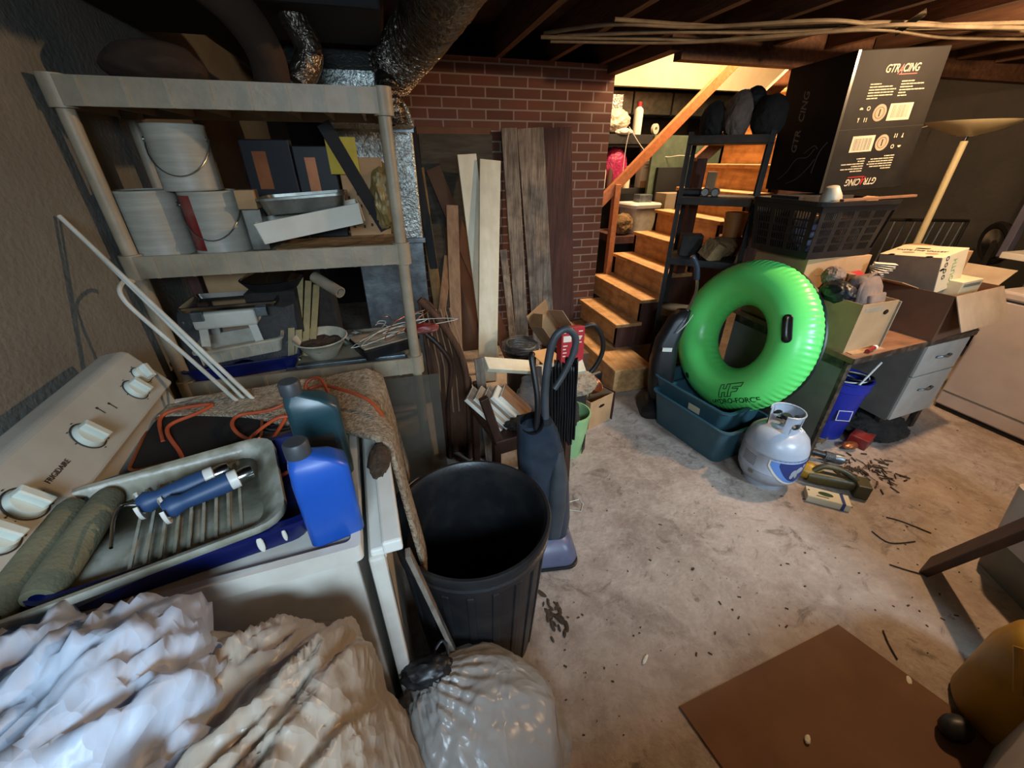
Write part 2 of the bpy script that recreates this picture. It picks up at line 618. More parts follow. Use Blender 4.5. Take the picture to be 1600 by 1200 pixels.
# brick (runs along both faces of the chimney)
m_brick = bpy.data.materials.new('brick')
m_brick.use_nodes = True
_n, _l = m_brick.node_tree.nodes, m_brick.node_tree.links
_tc = _n.new('ShaderNodeTexCoord')
_sp = _n.new('ShaderNodeSeparateXYZ')
_l.new(_tc.outputs['Object'], _sp.inputs[0])
_ad = _n.new('ShaderNodeMath')
_ad.operation = 'ADD'
_l.new(_sp.outputs['X'], _ad.inputs[0])
_l.new(_sp.outputs['Y'], _ad.inputs[1])
_cb = _n.new('ShaderNodeCombineXYZ')
_l.new(_ad.outputs[0], _cb.inputs['X'])
_l.new(_sp.outputs['Z'], _cb.inputs['Y'])
_bk = _n.new('ShaderNodeTexBrick')
_bk.inputs['Scale'].default_value = 1.0
_bk.inputs['Brick Width'].default_value = 0.213
_bk.inputs['Row Height'].default_value = 0.0677
_bk.inputs['Mortar Size'].default_value = 0.006
_bk.inputs['Mortar Smooth'].default_value = 0.2
_bk.inputs['Color1'].default_value = (*lin('#6e4432'), 1)
_bk.inputs['Color2'].default_value = (*lin('#5c3527'), 1)
_bk.inputs['Mortar'].default_value = (*lin('#93827a'), 1)
_l.new(_cb.outputs[0], _bk.inputs['Vector'])
_nz = _n.new('ShaderNodeTexNoise')
_nz.inputs['Scale'].default_value = 5
_nz.inputs['Detail'].default_value = 8
_l.new(_tc.outputs['Object'], _nz.inputs['Vector'])
_mx = _n.new('ShaderNodeMix')
_mx.data_type = 'RGBA'
_mx.blend_type = 'MULTIPLY'
_mx.inputs['Factor'].default_value = 0.6
_l.new(_bk.outputs['Color'], _mx.inputs['A'])
_l.new(_nz.outputs['Color'], _mx.inputs['B'])
_rg = _n.new('ShaderNodeMix')
_rg.data_type = 'RGBA'
_rg.inputs['Factor'].default_value = 0.45
_l.new(_mx.outputs['Result'], _rg.inputs['A'])
_l.new(_bk.outputs['Color'], _rg.inputs['B'])
_l.new(_rg.outputs['Result'], _n['Principled BSDF'].inputs['Base Color'])
_n['Principled BSDF'].inputs['Roughness'].default_value = 0.85
_bp = _n.new('ShaderNodeBump')
_bp.inputs['Strength'].default_value = 0.6
_bp.inputs['Distance'].default_value = 0.006
_bp.invert = True
_l.new(_bk.outputs['Fac'], _bp.inputs['Height'])
_l.new(_bp.outputs['Normal'], _n['Principled BSDF'].inputs['Normal'])


def concrete():
    m = m_concrete
    N, L = m.node_tree.nodes, m.node_tree.links
    b = N['Principled BSDF']
    tc = N.new('ShaderNodeTexCoord')
    def nz(scale, detail, rough, dist=0.0):
        n = N.new('ShaderNodeTexNoise')
        n.inputs['Scale'].default_value = scale
        n.inputs['Detail'].default_value = detail
        n.inputs['Roughness'].default_value = rough
        n.inputs['Distortion'].default_value = dist
        L.new(tc.outputs['Object'], n.inputs['Vector'])
        return n.outputs['Fac']
    def rng(src, a, c, lo, hi):
        r = N.new('ShaderNodeMapRange')
        r.inputs['From Min'].default_value = a
        r.inputs['From Max'].default_value = c
        r.inputs['To Min'].default_value = lo
        r.inputs['To Max'].default_value = hi
        L.new(src, r.inputs['Value'])
        return r.outputs['Result']
    def mixc(fac, A, B):
        x = N.new('ShaderNodeMix')
        x.data_type = 'RGBA'
        L.new(fac, x.inputs['Factor'])
        for nm, v in (('A', A), ('B', B)):
            if isinstance(v, str):
                x.inputs[nm].default_value = (*lin(v), 1)
            else:
                L.new(v, x.inputs[nm])
        return x.outputs['Result']
    c = mixc(rng(nz(2.2, 12, 0.7, 0.6), 0.40, 0.62, 0, 1), '#a6978a', '#86766a')
    c = mixc(rng(nz(14, 12, 0.75, 0.4), 0.45, 0.68, 0, 0.6), c, '#b9ac9f')
    c = mixc(rng(nz(5.5, 14, 0.72, 1.2), 0.56, 0.66, 0, 0.75), c, '#5a4c40')
    c = mixc(rng(nz(38, 8, 0.7), 0.60, 0.72, 0, 0.6), c, '#554a40')
    L.new(c, b.inputs['Base Color'])
concrete()


def film(name, color, alpha, rough=0.35, scale=9, strength=0.8, tint2=None):
    """thin translucent plastic film"""
    m = bpy.data.materials.new(name)
    m.use_nodes = True
    nt = m.node_tree
    N, L = nt.nodes, nt.links
    b = N['Principled BSDF']
    b.inputs['Roughness'].default_value = rough
    b.inputs['Base Color'].default_value = (*lin(color), 1)
    crinkle(m, scale, strength, 0.02)
    tr = N.new('ShaderNodeBsdfTranslucent')
    tr.inputs['Color'].default_value = (*lin(color), 1)
    mx = N.new('ShaderNodeMixShader')
    mx.inputs[0].default_value = 0.3
    L.new(b.outputs[0], mx.inputs[1])
    L.new(tr.outputs[0], mx.inputs[2])
    tp = N.new('ShaderNodeBsdfTransparent')
    m2 = N.new('ShaderNodeMixShader')
    m2.inputs[0].default_value = alpha
    L.new(tp.outputs[0], m2.inputs[1])
    L.new(mx.outputs[0], m2.inputs[2])
    L.new(m2.outputs[0], N['Material Output'].inputs['Surface'])
    return m


m_bagwhite = film('white_bag_film', '#cdd8e8', 1.0, 0.42, 7, 0.9)
m_bagtan = film('clear_bag_film', '#bdb1a1', 0.94, 0.34, 7, 0.9)
m_baggrey = film('grey_bag_film', '#a8a49f', 0.80, 0.3, 9, 0.6)
m_clearplast = film('clear_plastic', '#dfe6ea', 0.07, 0.12, 14, 0.5)
m_smoke = film('smoky_tub_plastic', '#6b675d', 0.5, 0.3, 3, 0.1)
m_greenglass = mat('bottle_glass_green', '#3f8f8a', '#3f8f8a', 0.1, trans=0.6)

# ---------------------------------------------------------------- the room
mb = MB()
mb.box(-0.95, 5.2, -2.6, 5.3, -0.06, 0.0)
struct(mb.build('floor', m_concrete))
mb = MB().box(-1.05, -0.905, -2.6, 5.4, 0, 2.45)
struct(mb.build('wall_left', m_block))
mb = MB().box(-1.05, 5.3, 5.3, 5.4, 0, 2.6)
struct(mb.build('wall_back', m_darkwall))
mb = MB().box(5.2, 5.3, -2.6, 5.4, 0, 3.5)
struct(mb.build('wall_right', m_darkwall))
mb = MB().box(-1.05, 5.3, -2.7, -2.6, 0, 2.6)
struct(mb.build('wall_front', m_block))
mb = MB()
mb.box(-1.05, 5.3, -2.7, 2.70, 2.40, 2.46)
mb.box(-1.05, 1.80, 2.70, 5.4, 2.40, 2.46)
mb.box(1.80, 5.3, 4.70, 5.4, 2.40, 2.46)
struct(mb.build('ceiling', m_sub))
k = 1
for x in [-0.75 + 0.4 * i for i in range(15)]:
    y1 = 5.25 if x < 1.75 else 2.68
    mb = MB().box(x, x + 0.042, -2.55, y1, 2.20, 2.40)
    struct(mb.build('trim_%d' % k, m_joist))
    k += 1
# header across the stair opening, its trimmer, and the plastered stairwell above
mb = MB().box(1.80, 5.19, 2.69, 2.77, 2.10, 2.42)
struct(mb.build('trim_%d' % k, m_joist)); k += 1
mb = MB().box(1.72, 1.80, 2.69, 5.28, 2.14, 2.42)
struct(mb.build('trim_%d' % k, m_joist)); k += 1
mb = MB()
mb.box(1.72, 5.2, 2.70, 2.76, 2.42, 3.4)
mb.box(1.72, 1.80, 2.76, 4.60, 2.42, 3.4)
mb.box(1.72, 5.2, 2.70, 4.70, 3.40, 3.46)
struct(mb.build('wall_stairwell', m_cream))
mb = MB().box(1.80, 5.2, 4.60, 4.68, 2.235, 3.40)
struct(mb.build('wall_stairwell_far', m_cream))
# chimney breast
mb = MB().box(0.18, 1.79, 3.50, 4.35, 0, 2.20)
ch = mb.build('wall_chimney', m_brick)
struct(ch)

# ---------------------------------------------------------------- ducts
d = thing('wrapped_duct', 'silver foil wrapped air duct behind the beige shelf unit', 'duct', (0, 2.62, 0))
mb = MB()
mb.loft([[Vector((-0.24, 0, 1.15)), Vector((0.17, 0, 1.15)), Vector((0.17, 0.35, 1.15)), Vector((-0.24, 0.35, 1.15))],
         [Vector((-0.24, 0, 1.70)), Vector((0.17, 0, 1.70)), Vector((0.17, 0.35, 1.70)), Vector((-0.24, 0.35, 1.70))],
         [Vector((-0.26, -0.03, 1.73)), Vector((0.18, -0.03, 1.73)), Vector((0.18, 0.36, 1.73)), Vector((-0.26, 0.36, 1.73))],
         [Vector((-0.42, -0.06, 1.80)), Vector((0.16, -0.06, 1.80)), Vector((0.16, 0.36, 1.80)), Vector((-0.42, 0.36, 1.80))],
         [Vector((-0.45, -0.06, 1.95)), Vector((0.06, -0.06, 1.95)), Vector((0.06, 0.36, 1.95)), Vector((-0.45, 0.36, 1.95))],
         [Vector((-0.38, 0.0, 2.04)), Vector((0.0, 0.0, 2.04)), Vector((0.0, 0.3, 2.04)), Vector((-0.38, 0.3, 2.04))]])
mb.build('foil_jacket', m_foil, d, bevel=0.012)
mb = MB().box(-0.22, 0.165, 0.01, 0.34, 0, 1.16)
mb.box(-0.25, 0.18, -0.01, 0.35, 1.13, 1.16)
mb.build('sheet_metal_riser', m_galv, d, bevel=0.004)
mb = MB()
mb.box(-0.245, 0.175, -0.012, 0.0, 1.70, 1.72)
mb.build('seam_tape', m_galv, d)
mb = MB().box(-0.90, 0.06, 1.95, 2.5, 2.035, 2.195)
struct(mb.build('x', m_blackmetal)) if 0 else tag(mb.build('sheet_metal_plenum', m_blackmetal, bevel=0.01), 'large black box plenum under the joists above the shelf unit', 'duct')
d = thing('flexible_duct', 'brownish silver flexible round duct hanging above the brick chimney', 'duct', (0, 0, 0))
pts = smoothpath([(0.10, 2.62, 1.97), (0.17, 2.48, 2.02), (0.235, 2.2, 2.06), (0.27, 1.7, 2.07), (0.29, 1.0, 2.07), (0.3, 0.2, 2.08), (0.3, -0.8, 2.08)], 40)
mb = MB().tube(pts, [0.115 + 0.005 * math.sin(i * 2.1) + 0.006 * fn((i * 0.1, 0, 0), 3) for i in range(len(pts))], 28)
mb.build('duct_sleeve', m_flex, d, smooth=True)
pts = smoothpath([(0.07, 2.58, 1.94), (0.06, 2.5, 1.88), (0.075, 2.45, 1.80), (0.09, 2.45, 1.72)], 14)
MB().tube(pts, [0.055 + 0.003 * math.sin(i * 1.7) for i in range(len(pts))], 18).build('branch_hose', m_flex, d, smooth=True)

# cables under the joists
cab = [[(850, 52, 2.17), (960, 38, 2.17), (1100, 42, 2.17), (1290, 32, 2.17), (1400, 40, 2.17), (1640, 34, 2.17)],
       [(845, 58, 2.15), (1000, 60, 2.15), (1180, 62, 2.15), (1380, 40, 2.15), (1500, 42, 2.15), (1640, 44, 2.15)],
       [(860, 64, 2.14), (1060, 66, 2.14), (1220, 56, 2.14), (1370, 46, 2.14), (1480, 58, 2.14), (1640, 60, 2.14)],
       [(960, 30, 2.18), (1150, 42, 2.18), (1330, 36, 2.18), (1440, 36, 2.18), (1540, 46, 2.18), (1640, 50, 2.18)],
       [(870, 56, 2.16), (1040, 50, 2.16), (1200, 50, 2.16), (1340, 44, 2.16), (1450, 46, 2.16), (1640, 40, 2.16)]]
lab = ['topmost of the grey cables strung under the joists', 'grey cable in the bundle under the joists, second from the top',
       'lowest sagging grey cable of the bundle under the joists', 'pale cable rising over the bundle above the tall black carton',
       'thin tan cable in the middle of the bundle under the joists']
m_cable = mat('cable_sheath', '#7d6f5b', '#5b503e', 0.6)
for c, l in zip(cab, lab):
    pts = smoothpath([at(x, y, z=z) for x, y, z in c], 8)
    tag(MB().tube(pts, 0.009, 8).build('electrical_cable', m_cable, smooth=True), l, 'cable', 'electrical cables under the joists')
st = MB()
a, b = at(1448, 18, z=2.2), at(1398, 52, z=2.13)
st.bar(a, b, 0.05, 0.002, (1, 0, 0))
tag(st.build('metal_strap', m_chrome), 'shiny bent metal strap hanging at the cable bundle', 'strap')

# ---------------------------------------------------------------- stairs
s = thing('staircase', 'brown wooden staircase climbing to the right beside the brick chimney', 'stairs', (0, 0, 0))
Z0 = 0.40
for i in range(11):
    z = Z0 + 0.19 * i
    x = 1.665 + 0.195 * i
    y1 = 3.49 if i == 0 else 3.66
    x = max(x, 1.665)
    xx = x if i else 1.665
    mb = MB().box(xx - 0.025, x + 0.215, 2.76, y1, z - 0.03, z)
    mb.build('tread', m_stairwood, s, bevel=0.006)
    MB().box(xx, xx + 0.02, 2.78, y1, z - 0.19, z - 0.03).build('riser', m_stairwood, s)
mb = MB()
poly = [(1.665, 0.19), (1.665, 0.37)]
for i in range(11):
    x = 1.665 + 0.195 * i
    poly += [(x, Z0 + 0.19 * i - 0.032), (x + 0.195, Z0 + 0.19 * i - 0.032)]
poly += [(3.8, 1.9), (2.2, 0.19)]
poly = poly[:1] + poly[2:]
mb.prism(poly, 0, 0.035, Matrix(((1, 0, 0, 0), (0, 0, 1, 2.775), (0, 1, 0, 0), (0, 0, 0, 1))))
mb.build('stringer', m_brownwood, s)
mb = MB().prism([(max(a, 1.82), b) for a, b in poly[4:-2]] + [(3.8, 1.9), (2.2, 0.25), (1.82, 0.25)], 0, 0.035, Matrix(((1, 0, 0, 0), (0, 0, 1, 3.63), (0, 1, 0, 0), (0, 0, 0, 1))))
mb.build('stringer', m_brownwood, s)
mb = MB().box(1.46, 1.79, 2.38, 3.49, 0.0, 0.19)
tag(mb.build('step_platform', m_stairwood, bevel=0.008), 'low wide wooden platform step at the foot of the staircase', 'step')
h = thing('handrail', 'orange wooden handrail on the far side of the stairs with brown post', 'handrail', (0, 0, 0))
MB().bar((1.80, 3.64, 1.20), (3.25, 3.64, 2.56), 0.045, 0.085, (0, 1, 0)).build('rail', m_rail, h, bevel=0.005)
MB().box(1.955, 2.01, 3.60, 3.66, 0.58, 1.38).build('post', m_rail, h, bevel=0.004)
h = thing('handrail', 'shorter orange handrail seen through the black rack on the near stair side', 'handrail', (0, 0, 0))
MB().bar((2.13, 2.80, 1.55), (3.05, 2.80, 2.35), 0.04, 0.085, (0, 1, 0)).build('rail', m_rail, h, bevel=0.005)
MB().box(2.12, 2.20, 2.77, 2.83, 0.2, 1.58).build('post', m_brownwood, h, bevel=0.004)
# ---------------------------------------------------------------- beige shelf unit and what stands on it
SX0, SX1, SY0, SY1 = -0.885, 0.05, 1.65, 2.08
u = thing('shelf_unit', 'tall beige plastic shelf unit of paint cans behind the stove', 'shelf unit', ((SX0 + SX1) / 2, (SY0 + SY1) / 2, 0))
W, D = SX1 - SX0, SY1 - SY0
for zt in (1.775, 1.29, 0.815, 0.30):
    mb = MB()
    h = 0.072
    mb.loft([ring3(W, D, 0.035, zt - h), ring3(W, D, 0.035, zt)], cap=False)
    a = ring3(W, D, 0.035, zt)
    b = ring3(W - 0.02, D - 0.02, 0.03, zt)
    c = ring3(W - 0.02, D - 0.02, 0.03, zt - 0.012)
    mb.loft([a, b, c], cap=False)
    mb.add(c, [tuple(range(len(c)))])
    bo = ring3(W - 0.02, D - 0.02, 0.03, zt - h)
    mb.loft([ring3(W, D, 0.035, zt - h), bo, ring3(W - 0.02, D - 0.02, 0.03, zt - 0.02)], cap=False)
    a = ring3(W - 0.02, D - 0.02, 0.03, zt - 0.02)
    mb.add(a, [tuple(range(len(a)))])
    for i in range(8):
        x = -W / 2 + 0.10 + i * (W - 0.2) / 7
        for y in (-D / 2,):
            mb.box(x - 0.005, x + 0.005, y - 0.0045, y + 0.004, zt - h, zt - 0.001)
    for i in range(7):
        x = -W / 2 + 0.1 + i * (W - 0.2) / 6
        mb.box(x - 0.004, x + 0.004, -D / 2 + 0.01, D / 2 - 0.01, zt - h + 0.008, zt - 0.014)
    for sx in (-1, 1):
        for sy in (-1, 1):
            mb.cyl(0.033, zt - h - 0.004, zt + 0.004, 20, T(sx * (W / 2 - 0.029), sy * (D / 2 - 0.029)))
    mb.build('shelf', m_shelf, u, smooth=True, angle=30)
for sx in (-1, 1):
    for sy in (-1, 1):
        mb = MB()
        M = T(sx * (W / 2 - 0.029), sy * (D / 2 - 0.029))
        for z0, z1 in ((0, 0.23), (0.30, 0.745), (0.815, 1.22), (1.29, 1.705)):
            mb.cyl(0.0215, z0, z1, 20, M)
        mb.build('post', m_shelf, u, smooth=True, angle=30)


def bail(r, z, drop, mt, parent, side=-1, wr=0.0022):
    """wire handle hanging in front of a can"""
    pts = []
    for i in range(17):
        t = math.pi * i / 16
        pts.append(Vector((r * 1.03 * math.cos(t), side * (r * 1.03) * math.sin(t), z - drop * math.sin(t))))
    return MB().tube(pts, wr, 6).build('wire_handle', mt, parent, smooth=True)


def paint_can(loc, r, h, label, body, rz=0, stripe=None, handle=True, group='paint cans on the beige shelf unit'):
    t = thing('paint_can', label, 'paint can', loc, rz, group)
    mb = MB().lathe([(0.0001, 0), (r * 0.98, 0), (r, 0.004), (r * 0.985, 0.009), (r * 0.985, h - 0.010), (r * 1.0, h - 0.008), (r, h - 0.002), (r * 0.97, h), (r * 0.95, h - 0.006)], 40)
    mb.build('can_body', body, t, smooth=True)
    MB().lathe([(0.0001, h - 0.010), (r * 0.72, h - 0.010), (r * 0.75, h - 0.004), (r * 0.86, h - 0.004), (r * 0.88, h - 0.007), (r * 0.955, h - 0.007)], 36).build('lid', m_tin, t, smooth=True)
    for a in (-8, 188):
        MB().cyl(0.008, -0.004, 0.004, 12, T(r * 0.99 * math.cos(math.radians(a)), r * 0.99 * math.sin(math.radians(a)), h * 0.78) @ EU(0, 90, a)).build('handle_ear', m_tin, t, smooth=True)
    if stripe:
        MB().lathe([(r * 0.992, 0.012), (r * 0.992, h - 0.012)], 12, a0=stripe[1], a1=stripe[2]).build('label_stripe', stripe[0], t, smooth=True)
    if handle:
        bail(r, h * 0.78, h * 0.55, m_tin, t)
    return t


paint_can((-0.785, 1.765, 1.279), 0.088, 0.205, 'left paint can of the lower two, plain dented white', m_canlabel, handle=False)
paint_can((-0.605, 1.775, 1.279), 0.088, 0.200, 'paint can with a dark red vertical label stripe on the shelf', m_canlabel, stripe=(m_redtin, 205, 250))
paint_can((-0.640, 1.775, 1.480), 0.086, 0.190, 'paint can stacked on top of the other cans, wire handle down', m_canlabel, rz=4)

# behind the cans
t = thing('blue_package', 'blue black flat package standing behind the stacked paint can', 'package', (-0.50, 2.0, 1.279), -6)
MB().box(-0.02, 0.16, -0.02, 0.02, 0, 0.36).build('sleeve', m_darkblue, t, bevel=0.004)
MB().box(0.02, 0.07, -0.023, -0.021, 0.19, 0.32).build('copper_window', m_copper, t)
t = thing('blue_package', 'second dark blue package with a copper window, right of the first', 'package', (-0.33, 2.0, 1.279), -3)
MB().box(-0.01, 0.14, -0.02, 0.02, 0, 0.34).build('sleeve', m_darkblue, t, bevel=0.004)
MB().box(0.03, 0.07, -0.023, -0.021, 0.18, 0.30).build('copper_window', m_copper, t)
t = thing('patterned_box', 'brown patterned box at the back right of the can shelf', 'box', (-0.18, 1.98, 1.279), 0)
MB().box(0, 0.17, 0, 0.05, 0, 0.30).build('carton', m_card, t, bevel=0.003)
for i in range(14):
    x, z = 0.012 + 0.034 * (i % 4) + random.uniform(0, 0.02), 0.03 + 0.038 * (i // 4) + random.uniform(0, 0.02)
    MB().box(x, x + 0.009, -0.0015, 0, z, z + 0.012).build('spot_print', m_brown, t)
t = tag(MB().box(-0.055, 0.055, -0.003, 0.003, 0, 0.13, T(-0.155, 1.955, 1.52) @ EU(10, 0, 4)).build('yellow_card', m_yelpaper, bevel=0.001), 'bright yellow card at the top of the can shelf', 'card')
MBt = MB().bar((-0.20, 1.90, 1.69), (-0.03, 1.98, 1.30), 0.05, 0.008, (1, 0, 0.4))
tag(MBt.build('dark_plank', m_blackmetal, bevel=0.002), 'black strip leaning diagonally across the yellow card', 'strip')
mb = MB().ico((-0.02, 2.0, 1.42), (0.06, 0.05, 0.12), 4, lambda p: p * (1 + 0.25 * ridge(p, 1.5)))
tag(mb.build('crumpled_foil', m_gold), 'crumpled brown gold foil beside the dark strip on the shelf', 'foil')
t = tag(MB().box(-0.03, 0.03, -0.03, 0.03, 0, 0.06, T(-0.475, 1.74, 1.42)).build('tan_box', m_card, bevel=0.002), 'tiny tan carton wedged beside the red striped can', 'box')
t['label'] = 'tiny tan carton wedged beside the red striped can'
MB2 = MB().box(-0.03, 0.03, -0.03, 0.03, 0, 0.14, T(-0.475, 1.76, 1.279))
tag(MB2.build('grey_tin', m_tin, bevel=0.004), 'small grey tin under the tiny tan carton', 'tin')

# tins on the right of that shelf
t = thing('shoe_box_lid', 'white box lid lying tilted under the silver baking tin', 'box lid', (-0.285, 1.79, 1.335), 6, rx=0, ry=-9)
mb = MB()
tub(mb, 0.36, 0.20, 0.07, taper=0.97, wall=0.004, lip=0.001, r=0.006, M=T(0, 0, 0.0))
mb.build('lid_tray', m_paper, t)
MB().box(0.178, 0.184, -0.08, 0.10, 0.005, 0.065).build('end_panel', m_card, t)
t = thing('baking_tin', 'dull silver baking tin resting on the white box lid', 'tin', (-0.30, 1.80, 1.405), 3, ry=-3)
mb = MB()
tub(mb, 0.29, 0.19, 0.055, taper=0.9, wall=0.002, lip=0.008, r=0.03)
mb.build('pan', m_tin, t, smooth=True)
mb = MB().sheet(10, 6, lambda a, b: Vector((-0.42 + a * 0.42, 1.70 + b * 0.2, 1.284 + 0.012 * fn((a * 5, b * 5, 1)))))
tag(mb.build('straw_litter', m_straw, solid=0.004), 'thin dry straw coloured litter lying on the can shelf at right', 'litter', kind='stuff')

# stored on the very top
mb = MB().ico((-0.66, 1.86, 1.83), (0.13, 0.12, 0.06), 4, lambda p: p * (1 + 0.15 * ridge(p, 1.3)))
tag(mb.build('paper_bag', m_dimbrown, smooth=True), 'shadowed brown bag on top of the shelf unit at left', 'bag')
pts = smoothpath([(-0.36, 2.02, 1.80), (-0.35, 1.95, 1.90), (-0.40, 1.85, 2.0), (-0.52, 1.7, 2.08)], 10)
tag(MB().tube(pts, 0.06, 20).build('insulated_pipe', m_dimbrown, smooth=True), 'brown bent pipe elbow above the shelf unit', 'pipe')
pts = smoothpath([(-0.28, 2.08, 1.83), (-0.22, 2.1, 1.93), (-0.26, 2.1, 2.05)], 8)
tag(MB().tube(pts, 0.05, 16).build('foil_elbow', m_flex, smooth=True), 'crinkled greenish foil elbow left of the wrapped duct', 'duct')

# --- middle level
ZM = 0.806
t = thing('roller_tray', 'navy blue paint roller tray at the bottom of the shelf stack', 'paint tray', (-0.66, 1.80, ZM), 8, 'paint trays stacked on the shelf')
tub(MB(), 0.1, 0.1, 0.1)
mb = MB()
tub(mb, 0.40, 0.26, 0.06, 0.88, 0.003, 0.008, 0.02)
mb.build('tray_shell', m_navy, t, smooth=True, angle=30)
mb = MB()
for i in range(12):
    mb.box(-0.17 + 0.025 * i, -0.166 + 0.025 * i, -0.09, 0.09, 0.004, 0.012)
mb.build('ribs', m_navy, t)
t = thing('roller_tray', 'cream ribbed plastic tray stacked in the navy tray', 'paint tray', (-0.67, 1.83, ZM + 0.055), 9, 'paint trays stacked on the shelf', ry=-3)
mb = MB()
tub(mb, 0.31, 0.20, 0.06, 0.9, 0.003, 0.007, 0.02)
for i in range(8):
    mb.box(-0.14 + 0.035 * i, -0.137 + 0.035 * i, -0.101, -0.09, 0.004, 0.055)
mb.build('tray_shell', m_bowl, t, smooth=True, angle=30)
t = thing('roller_tray', 'upturned pale tray on legs, topmost of the shelf trays', 'paint tray', (-0.69, 1.84, ZM + 0.12), 3, 'paint trays stacked on the shelf')
mb = MB().box(-0.11, 0.11, -0.08, 0.08, 0.06, 0.125)
mb.build('tray_shell', m_paper, t, bevel=0.01)
for sx in (-1, 1):
    for sy in (-1, 1):
        MB().bar((sx * 0.085, sy * 0.06, 0.07), (sx * 0.095, sy * 0.07, -0.01), 0.03, 0.006).build('leg', m_paper, t)
t = thing('chrome_tray', 'shiny steel tray with clear wrap on top of the pale tray', 'tray', (-0.66, 1.85, ZM + 0.255), 2)
mb = MB()
tub(mb, 0.33, 0.2, 0.02, 0.95, 0.002, 0.004, 0.015)
mb.build('pan', m_chrome, t, smooth=True, angle=30)
for sx in (-0.11, 0.11):
    MB().box(sx - 0.02, sx + 0.02, -0.105, -0.095, -0.035, 0.0).build('clip', m_galv, t, bevel=0.002)
mb = MB().sheet(24, 16, lambda a, b: Vector((-0.86 + a * 0.42, 1.70 + b * 0.12 + 0.02 * fn((a * 6, b * 6, 3)), ZM + 0.05 + b * 0.19 + 0.03 * fn((a * 5, b * 4, 7)))))
tag(mb.build('clear_wrap', m_clearplast, smooth='all'), 'crinkled clear plastic wrap over the stacked paint trays', 'plastic wrap')
tag(MB().box(-0.84, -0.80, 1.95, 2.04, ZM, 1.16).build('brown_book', m_brownwood, bevel=0.004), 'dark brown upright book at the back left of the tray shelf', 'book')
tag(MB().box(-0.79, -0.62, 1.97, 2.04, ZM, 1.15).build('tan_carton', m_card, bevel=0.004), 'tan carton standing behind the shelf trays', 'box')
t = thing('frying_pan', 'black round pan with shiny lid at the back of the tray shelf', 'pan', (-0.52, 1.93, 1.10), 0)
MB().lathe([(0.0001, 0), (0.09, 0), (0.12, 0.035), (0.125, 0.035), (0.095, -0.004), (0.0001, -0.004)], 32).build('pan_body', m_blackmetal, t, smooth=True)
MB().lathe([(0.118, 0.036), (0.10, 0.05), (0.05, 0.065), (0.0001, 0.07)], 32).build('lid', m_chrome, t, smooth=True)
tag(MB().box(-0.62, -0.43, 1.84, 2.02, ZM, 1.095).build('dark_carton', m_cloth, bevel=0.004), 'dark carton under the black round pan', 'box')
for i, l in enumerate(['leftmost of the dull gold strips leaning beside the bowl', 'second dull gold strip leaning beside the bowl', 'third dull gold strip leaning beside the bowl', 'rightmost pale gold strip leaning beside the bowl']):
    a = (-0.50 + i * 0.028, 1.80, ZM + 0.01)
    b = (-0.44 + i * 0.028, 1.92 + i * 0.005, 1.15 - 0.02 * i)
    mb = MB().bar(a, b, 0.026, 0.006, (1, 0, 0))
    tag(mb.build('gold_strip', m_gold, bevel=0.001), l, 'strip', 'gold strips leaning on the tray shelf')
t = tag(MB().lathe([(0.024, 0), (0.024, 0.16), (0.019, 0.16), (0.019, 0)], 20, frame((-0.36, 1.95, 1.12), (-0.27, 1.86, 1.08))).build('cardboard_tube', m_cardgrey, smooth=True, angle=30), 'open ended tan cardboard tube under the middle shelf', 'tube')
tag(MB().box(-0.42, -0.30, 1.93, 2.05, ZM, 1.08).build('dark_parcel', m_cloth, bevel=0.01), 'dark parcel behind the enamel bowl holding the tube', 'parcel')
t = thing('enamel_bowl', 'cream enamel bowl full of brown bits on the tray shelf', 'bowl', (-0.365, 1.80, ZM + 0.005), 0, rx=3)
MB().lathe([(0.0001, 0), (0.055, 0), (0.06, 0.006), (0.085, 0.05), (0.105, 0.085), (0.112, 0.088), (0.108, 0.092), (0.10, 0.085), (0.08, 0.05), (0.055, 0.012), (0.0001, 0.008)], 40).build('bowl_body', m_bowl, t, smooth=True, angle=50)
mb = MB().lathe([(0.0001, 0.068), (0.05, 0.066), (0.09, 0.06)], 24)
mb.v = [v + Vector((0, 0, 0.012 * fn(v, 40))) for v in mb.v]
mb.build('contents', m_brown, t)
for (a, b, r, l, mt) in (((440, 505), (645 - 0, 562), 0.004, 'long thin brown stick lying under the bowl', m_tanwood),
                         ((437, 520), (468, 562), 0.0035, 'pale thin rod sticking over the shelf front edge', m_wire),
                         ((420, 490), (540, 540), 0.006, 'dark stick lying behind the pipe end on the shelf', m_logwood)):
    p0, p1 = at(a[0], a[1], z=ZM + 0.03), at(b[0], b[1], z=ZM + 0.012)
    if a[0] == 440:
        p1 = at(535, 535, z=ZM + 0.012)
    tag(MB().rod(p0, p1, r).build('stick', mt, smooth=True, angle=30), l, 'stick')
p = at(478, 549, z=ZM + 0.018)
tag(MB().lathe([(0.011, 0), (0.011, 0.14), (0.008, 0.14), (0.008, 0)], 18, frame(p, p + Vector((-0.02, 0.14, 0.0)))).build('pipe_piece', m_galv, smooth=True, angle=30), 'short open ended metal pipe lying on the shelf', 'pipe')
mb = MB()
mb.box(-0.5, 0.0, 1.66, 1.70, ZM, ZM + 0.008)
mb.box(-0.46, -0.02, 1.69, 1.72, ZM + 0.008, ZM + 0.013)
tag(mb.build('glass_strip', m_galv, bevel=0.001), 'flat grey strips along the shelf front under the papers', 'strip')
t = thing('paper_tray', 'black tray of dusty papers at the right end of the shelf', 'tray', (-0.10, 1.79, ZM + 0.012), 24)
mb = MB()
tub(mb, 0.26, 0.17, 0.05, 0.92, 0.003, 0.004, 0.012)
mb.build('tray_shell', m_black, t, smooth=True, angle=30)
MB().box(-0.125, 0.125, -0.08, 0.08, 0.04, 0.056).build('paper_stack', m_cardgrey, t, bevel=0.003)
